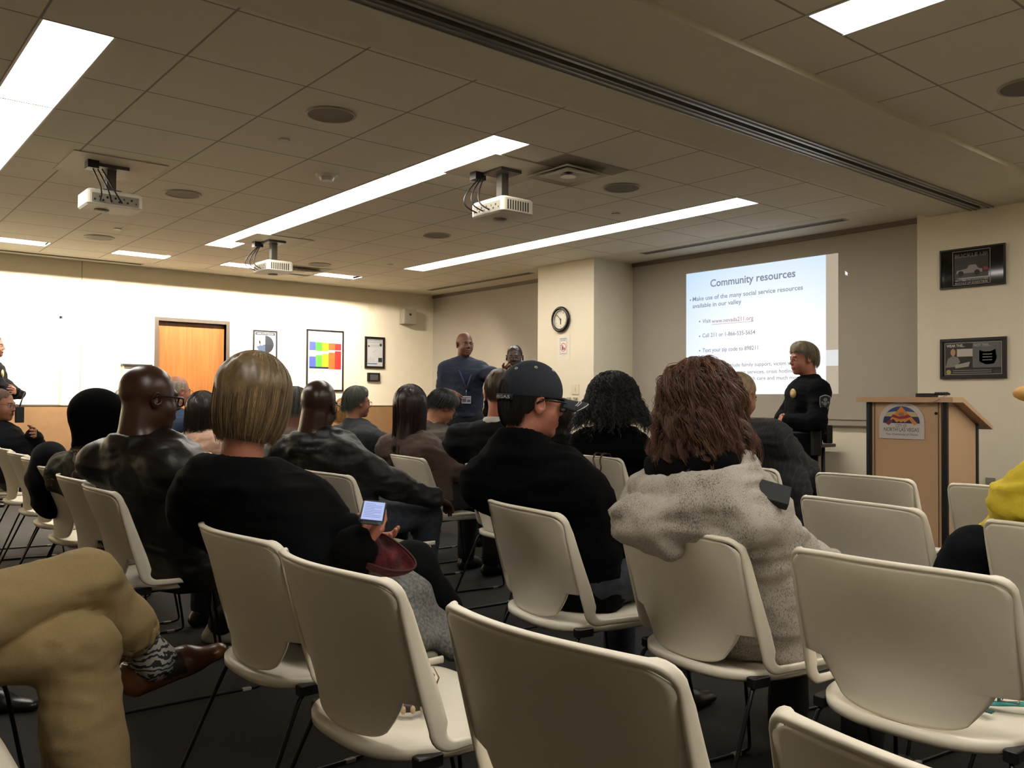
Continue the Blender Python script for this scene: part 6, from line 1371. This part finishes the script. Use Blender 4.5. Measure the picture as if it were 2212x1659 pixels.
# 25 khaki trousers, legs crossed, at the lower left
KH = mat('khaki', '927c54', .85, noise=.05, nscale=200, bump=.25, bscale=500)
def khaki():
    kn2 = at_d(172, 1402, 2.12); an2 = at_d(190, 1890, 2.06); kn1 = at_d(182, 1252, 2.20); an1 = at_d(334, 1428, 2.38); hipc = at_d(-235, 1395, 1.98)
    root_xy = hipc[:2]; root = empty('person', (root_xy[0], root_xy[1], 0), 0, 'person at the lower left with crossed legs in khaki trousers', 'person', 'people seated in the audience')
    o = np.array([root_xy[0], root_xy[1], 0]); hip = hipc - o; hip[2] = .55; k1, a1, k2, a2 = kn1 - o, an1 - o, kn2 - o, an2 - o; a2[2] = .08
    fdir = unit(np.array([k1[0], k1[1], 0])); sd = np.cross([0, 0, 1.], fdir); h1 = hip - sd * .10 + np.array([0, 0, .04]); h2 = hip + sd * .10
    allp = np.array([hip, k1, a1, k2, a2, h1, h2]); lo = allp.min(0) - .22; hi = allp.max(0) + .22
    ch = hip + np.array([-.12, 0, .34]); Hh = hip + np.array([-.10, 0, .70])
    G = Grid(*[np.arange(lo[i], hi[i], .010) for i in range(3)])
    G.cone(h1, h2, .12, k=.05); G.cone(h2, k2, .105, .080, k=.03); G.cone(k2, a2, .083, .098, k=.03); F1 = G.F; G.F = np.full(F1.shape, .3, np.float32)
    G.cone(h1, k1, .105, .074, k=.02); G.cone(k1, k1 * .5 + a1 * .5, .074, .068, k=.03); G.cone(k1 * .5 + a1 * .5, a1 + (k1 - a1) * .34, .068, .066, k=.02)
    G.cone(a1 + (k1 - a1) * .31, a1 + (a1 - k1) * .3, .056, .056, k=.0, sub=True); G.F = smin(G.F, F1, .012)
    V, Q = G.mesh(); V = folds(V, Q, .007, 31, (5, 5, 8)); V = folds(V, Q, .003, 37, (14, 14, 24)); mesh_np('trousers', V, Q, KH, root)
    # socks with a wavy black pattern
    sk_, N, L, b = mk_nodes('sock_pattern'); tc = N.new('ShaderNodeTexCoord'); wv_ = N.new('ShaderNodeTexWave'); wv_.inputs['Scale'].default_value = 16; wv_.inputs['Distortion'].default_value = 9; wv_.inputs['Detail Scale'].default_value = 2.2; wv_.bands_direction = 'Z'; L.new(tc.outputs['Object'], wv_.inputs['Vector'])
    cr = N.new('ShaderNodeValToRGB'); cr.color_ramp.interpolation = 'CONSTANT'; cr.color_ramp.elements[0].color = (*lin('2a2c30'), 1); cr.color_ramp.elements[1].position = .42; cr.color_ramp.elements[1].color = (*lin('a8a59c'), 1); L.new(wv_.outputs['Fac'], cr.inputs[0]); L.new(cr.outputs[0], b.inputs['Base Color']); b.inputs['Roughness'].default_value = .95
    toe = at_d(503, 1412, 2.50) - o; heel = at_d(278, 1512, 2.36) - o; fd = unit(toe - heel); upv = unit(k1 - a1)
    G = Grid(*[np.arange(a1[i] - .25, a1[i] + .25, .007) for i in range(3)]); G.cone(a1 + (k1 - a1) * .45, a1, .054, .050, k=.02); G.cone(a1, heel + fd * .055 + np.array([0, 0, .06]), .048, .036, k=.02); G.cone(a1, heel + fd * .10 + np.array([0, 0, .065]), .044, .032, k=.02); V, Q = G.mesh(); V = folds(V, Q, .003, 41, (30, 30, 30)); mesh_np('sock', V, Q, sk_, root)
    SB = mat('shoe_tan', '5e3a20', .30, noise=.35, nscale=9, bump=.1); up = unit(np.cross(np.cross(fd, np.array([0, 0, 1.])), fd)); 
    L_ = np.linalg.norm(toe - heel); G = Grid(*[np.arange(min(heel[i], toe[i]) - .12, max(heel[i], toe[i]) + .12, .006) for i in range(3)])
    q = lambda x, z, y=0: heel + fd * x + up * z + np.cross(up, fd) * y
    G.cone(q(.035, .035), q(L_ * .6, .032), .036, .040, k=.03, flat=(up, 1.0)); G.cone(q(L_ * .6, .030), q(L_ - .045, .026), .043, .036, k=.03, flat=(up, 1.5)); G.cone(q(.02, .05), q(.03, .075), .032, .034, k=.03); G.cone(q(.05, .055), q(L_ * .55, .05), .036, .03, k=.03)
    G.ell(q(.055, .115), np.array([.036, .03, .038]), None, .01, True); G.clip(q(0, 0), -up, .004); V, Q = G.mesh(); lc = (V[Q].mean(1) - heel) @ up; lx = (V[Q].mean(1) - heel) @ fd; mi = np.where(lc < .009, 1, np.where((lx > L_ * .33) & (lx < L_ * .55) & (lc > .02), 2, 0)); sh = mesh_np('shoe', V, Q, [SB, mat('sole_brown', '2c1d12', .6), mat('saddle_dark', '1f1712', .5)], root, midx=mi)
    f = MB()
    for k in range(5): c0 = q(L_ * (.37 + .035 * k), .088 - .004 * k); yv = np.cross(up, fd); f.tube([c0 - yv * .018, c0 + up * .004, c0 + yv * .018], .0025, 5)
    c0 = q(L_ * .36, .096); t = np.linspace(0, 2 * PI, 14, endpoint=False); f.tube([c0 + up * .014 + (fd * math.cos(a) + up * math.sin(a)) * .014 for a in t], .0018, 5, closed=True); f.build('laces', BLACKP, sh)
    # rest of the body, outside the frame
    G = Grid(*[axis(lo[i] - .1, hi[i] + (.1 if i < 2 else .75), .02) for i in range(3)])
    G.cone(hip, ch, .13, .14, k=.08); G.cone(ch, Hh - np.array([0, 0, .1]), .06, .055, k=.05); head_field(G, Hh, rotz(-15), 1, 1, True, False)
    for s_ in (1, -1): sh_ = ch + sd * s_ * .2 + np.array([0, 0, .05]); e_, w_2 = ik(sh_, hip + fdir * .06 + sd * s_ * .14 + np.array([0, 0, .22]), .28, .25, (-.5, s_ * .5, -.8)); G.cone(ch + np.array([0, 0, .06]), sh_, .06, .05, k=.05); G.cone(sh_, e_, .05, .04, k=.03); G.cone(e_, w_2, .04, .03, k=.02)
    G.cone(h1, k1, .07, .05, k=.03); G.cone(k1, a1, .05, .035, k=.03); G.cone(h2, k2, .07, .05, k=.03); G.cone(k2, a2, .05, .035, k=.03); V, Q = G.mesh(); mesh_np('body', V, Q, skin_mats('9a6650')[0], root)
    G = Grid(*[np.arange(lo[i] - .1, hi[i] + (.1 if i < 2 else .4), .018) for i in range(3)]); G.cone(hip, ch, .165, .17, k=.08); G.cone(ch + sd * .14 + np.array([0, 0, .05]), ch - sd * .14 + np.array([0, 0, .05]), .09, k=.08)
    for s_ in (1, -1): sh_ = ch + sd * s_ * .2 + np.array([0, 0, .05]); e_, w_2 = ik(sh_, hip + fdir * .06 + sd * s_ * .14 + np.array([0, 0, .22]), .28, .25, (-.5, s_ * .5, -.8)); G.cone(sh_, e_, .065, .055, k=.04); G.cone(e_, e_ + (w_2 - e_) * .95, .055, .045, k=.02)
    V, Q = G.mesh(); V = folds(V, Q, .008, 8); mesh_np('shirt', V, Q, mat('shirt_grey', '6a6e74', .9), root)
    bpy_shoe(a2, tuple(fdir), SB, root, .29)
    return root
khaki()
# black shoe behind the khaki legs: a seated neighbour outside the frame shows only this
p = at_z(52, 1518, .03); sh = empty('dress_shoe', (p[0], p[1], 0), rad(-38), 'shiny black dress shoe on the carpet behind the khaki trousers', 'shoe'); bpy_shoe(np.array([-.17, 0, .078]), (1, 0, 0), mat('shoe_black', '0c0b0a', .25), sh, .28, name='upper')

# ------------------------------------------------------------------ small things
# phone
p = at_d(806, 1106, 2.13); ph = empty('smartphone', p, label='lit smartphone in black case held by the blond woman', cat='phone'); 
vx = unit(at_d(833, 1090, 2.28) - at_d(788, 1083, 2.28)); vy = unit(at_d(793, 1086, 2.33) - at_d(782, 1135, 2.21)); vx = unit(vx - vy * (vx @ vy)); vz = np.cross(vx, vy)
M_ = np.eye(4); M_[:3, :3] = np.stack([vx, vy, vz], 1); M_[:3, 3] = (0, 0, 0); ph.rotation_euler = Matrix(M_.tolist()).to_euler(); ph.scale = (.84, .84, .84)
f = MB(); f.rbox(-.036, .036, -.072, .072, -.006, .004, .012); f.build('case', BLACKP, ph)
m_, N, L, b = mk_nodes('phone_screen'); b.inputs['Base Color'].default_value = (.02, .02, .02, 1); b.inputs['Emission Color'].default_value = (*lin('a9b8ea'), 1); b.inputs['Emission Strength'].default_value = 1.0
f = MB(); f.box(-.031, .031, -.056, .056, .004, .0048); scn = f.build('screen', m_, ph)
f = MB(); 
for k in range(9): f.box(-.026, -.026 + (.05 if k % 3 else .03), .040 - .010 * k, .0415 - .010 * k, .0048, .0051)
f.build('screen_text', mat('screen_text', '5a6290', .5, emit=.35, ecol='5a6290'), scn)
# red velvet bag and grey cardigan on her lap
p = at_d(812, 1205, 2.22)
blob('velvet_hat', [(0, 0, .0, .12, .14, .035), (.02, 0, .05, .07, .08, .05), (.04, -.02, .08, .03, .03, .045)], mat('velvet_red', '5e0c12', .75, noise=.5, nscale=28, bump=.5, sheen=.6), h=.007, amp=.008, label='crumpled dark red velvet hat on the blond woman’s lap', cat='hat') if False else None
def free_blob(name, prims, m_, h, amp, seed, label, cat, o, sc=(8, 8, 12)):
    pts = np.array([p[:3] for p in prims]); G = Grid(*[np.arange(pts[:, i].min() - .28, pts[:, i].max() + .28, h) for i in range(3)])
    for p in prims:
        if len(p) == 6: G.ell(p[:3], p[3:6], None, .04)
        else: G.cone(p[:3], p[3:6], p[6], p[7], k=.04)
    V, Q = G.mesh(); V = folds(V, Q, amp, seed, sc); ob = mesh_np(name, V, Q, m_); ob.location = tuple(float(q) for q in o); return tag(ob, label, cat)
im = lambda du, dv, dd=0: _rt * du + np.array([0, 0, dv]) + _fw * dd       # image-aligned offsets used only to lay soft goods out
VEL = mat('velvet_red', '48080d', .75, noise=.55, nscale=34, bump=.5)
nu, nv = 26, 72; q_ = np.linspace(0, 1, nu)[:, None]; a_ = np.linspace(0, 2 * PI, nv)[None, :]
xx = .088 * q_ * np.cos(a_) * (1 + .12 * np.abs(np.cos(a_)) ** 3); yy = .056 * q_ * np.sin(a_); zz = .040 * q_ ** 5 * (1 - .35 * np.abs(np.cos(a_))) + .075 * np.exp(-((xx + .015) ** 2 / .0012 + (yy - .01) ** 2 / .0009)) - .012
zz = zz + (.018 * vnoise(np.stack([xx * 26, yy * 26, 0 * xx], -1).reshape(-1, 3) + 3).reshape(xx.shape) + .006 * vnoise(np.stack([xx * 60, yy * 60, 0 * xx], -1).reshape(-1, 3) + 8).reshape(xx.shape)) * (1 - q_ ** 4)
Bx = unit(_rt + np.array([0, 0, -.30])); By = unit(_fw * .9 + np.array([0, 0, .55])); By = unit(By - Bx * (By @ Bx)); Bz = np.cross(Bx, By)
P = xx[..., None] * Bx + yy[..., None] * By + zz[..., None] * Bz; bg = empty('velvet_bag', at_d(815, 1208, 2.18), 0, 'crumpled dark red velvet bag on the lap of the blond woman', 'bag')
f = MB(); f.sheet(P, .004); f.build('pouch', VEL, bg)
f = MB(); f.tube(P[-1, :-1] + Bz * .002, .0028, 6, closed=True); f.build('rim_cord', mat('velvet_cord', '3a070b', .7), bg)
pr = []
for a, b_, ra, rb in ((im(-.05, .06), im(.05, -.02, .05), .05, .055), (im(.0, -.0, .05), im(.13, -.13, .10), .055, .045), (im(.05, -.08, .0), im(.17, -.16, .06), .035, .028), (im(-.02, .0, -.02), im(.08, -.12, -.01), .035, .03)): pr.append((*a, *b_, ra, rb))
free_blob('cardigan', pr, mat('wool_grey', '6b6b68', 1, noise=.35, nscale=120, bump=.9, bscale=160), .009, .007, 5, 'grey fluffy cardigan hanging off the chair seat beside the blond woman', 'cardigan', at_d(845, 1285, 2.28))
# beaded bracelet / leather cuff on the empty seat
p = at_z(890, 1524, .452); r = empty('beaded_bracelet', p, rad(20), 'dark leather bracelet with shell beads and charms on the empty seat', 'bracelet')
t = np.linspace(0, 2 * PI, 40, endpoint=False); f = MB(); f.tube(np.stack([.050 * np.cos(t), .038 * np.sin(t), np.full(40, .012)], 1), .011, 8, closed=True); f.build('band', mat('leather_dark', '2c221b', .5), r)
for k in range(16): a = 2 * PI * k / 16; f = MB(); f.ell((.061 * math.cos(a), .049 * math.sin(a), .010), (.006, .006, .009)); f.build('bead', mat('bead_shell', 'b59a78', .4), r)
for k in range(3): f = MB(); x = .055 + .01 * k; f.tube([(x, -.02 + .02 * k, .02), (x + .02, -.02 + .02 * k, .045), (x + .012, -.01 + .02 * k, .07 - .01 * k)], [.003, .002, .001], 6); f.build('charm', mat('charm_bronze', '8d7350', .35, metal=.6), r)
# teal strap and red wrapper on the right hand seat
p = at_z(2176, 1528, .452); r = empty('teal_strap', p, rad(-70), 'teal webbing strap with silver slide buckle on the lower right empty seat', 'strap'); TE = mat('teal_web', '2a8078', .7, bump=.3)
f = MB(); u = np.linspace(-.10, .12, 16); P = np.stack([np.stack([u, np.full(16, y_), .008 + .006 * np.sin(u * 30)], 1) for y_ in (-.015, .015)], 1); f.sheet(P, .003); f.build('webbing', TE, r)
f = MB(); u = np.linspace(0, 1, 12); P = np.stack([np.stack([-.02 + .02 * np.sin(u * 6), .015 + .055 * u + y_ * .3, .012 + .035 * np.sin(u * PI) + y_], 1) for y_ in (-.012, .012)], 1); f.sheet(P, .003); f.build('webbing_loop', TE, r)
f = MB(); f.tube([(-.012, -.020, .018), (.022, -.020, .018), (.022, .020, .018), (-.012, .020, .018)], .0025, 6, closed=True); f.build('buckle', mat('steel', 'a8a49c', .3, metal=1), r)
p = at_z(2035, 1543, .452); tag(MB().prism([(-.03, -.012), (.02, -.02), (.035, .008), (-.02, .018)], .006, 'z', .001).build('wrapper', mat('wrapper_red', 'c02420', .3), loc=tuple(p)), 'small shiny red wrapper on the lower right empty seat', 'wrapper')
p2_ = at_z(1930, 1500, .452); f = MB(); u = np.linspace(-.20, .12, 20); P = np.stack([np.stack([.008 * np.cos(u * 9) + y_, u, np.full(20, .004)], 1) for y_ in (-.010, .010)], 1); f.sheet(P, .003); tag(f.build('lanyard', mat('lanyard_green', '1f4a40', .7), loc=tuple(p2_ + np.array([.05, 0, 0]))), 'dark green lanyard lying at the rear of the lower right empty seat', 'lanyard')
# purse strap hanging over a chair back
r = empty('purse_strap', (3.70, 3.62, .80), 0, 'thin brown leather purse straps looped over a chair back before the curly haired woman', 'bag strap'); LB = mat('leather_strap', '4a2c1e', .4)
for k, y in enumerate((-.03, .03)):
    t = np.linspace(0, 1, 12); f = MB(); f.tube(np.stack([-.035 - .012 * np.sin(t * PI), y + (.0 - y) * t ** 2 + .01 * np.sin(t * 9), .018 - .16 * t], 1), .005, 6); f.build('strap_loop', LB, r); f = MB(); f.tube([(-.035, y, .018), (-.02, y, .024), (.03, y, .018), (.06, y, -.04)], .005, 6); f.build('strap_loop', LB, r)
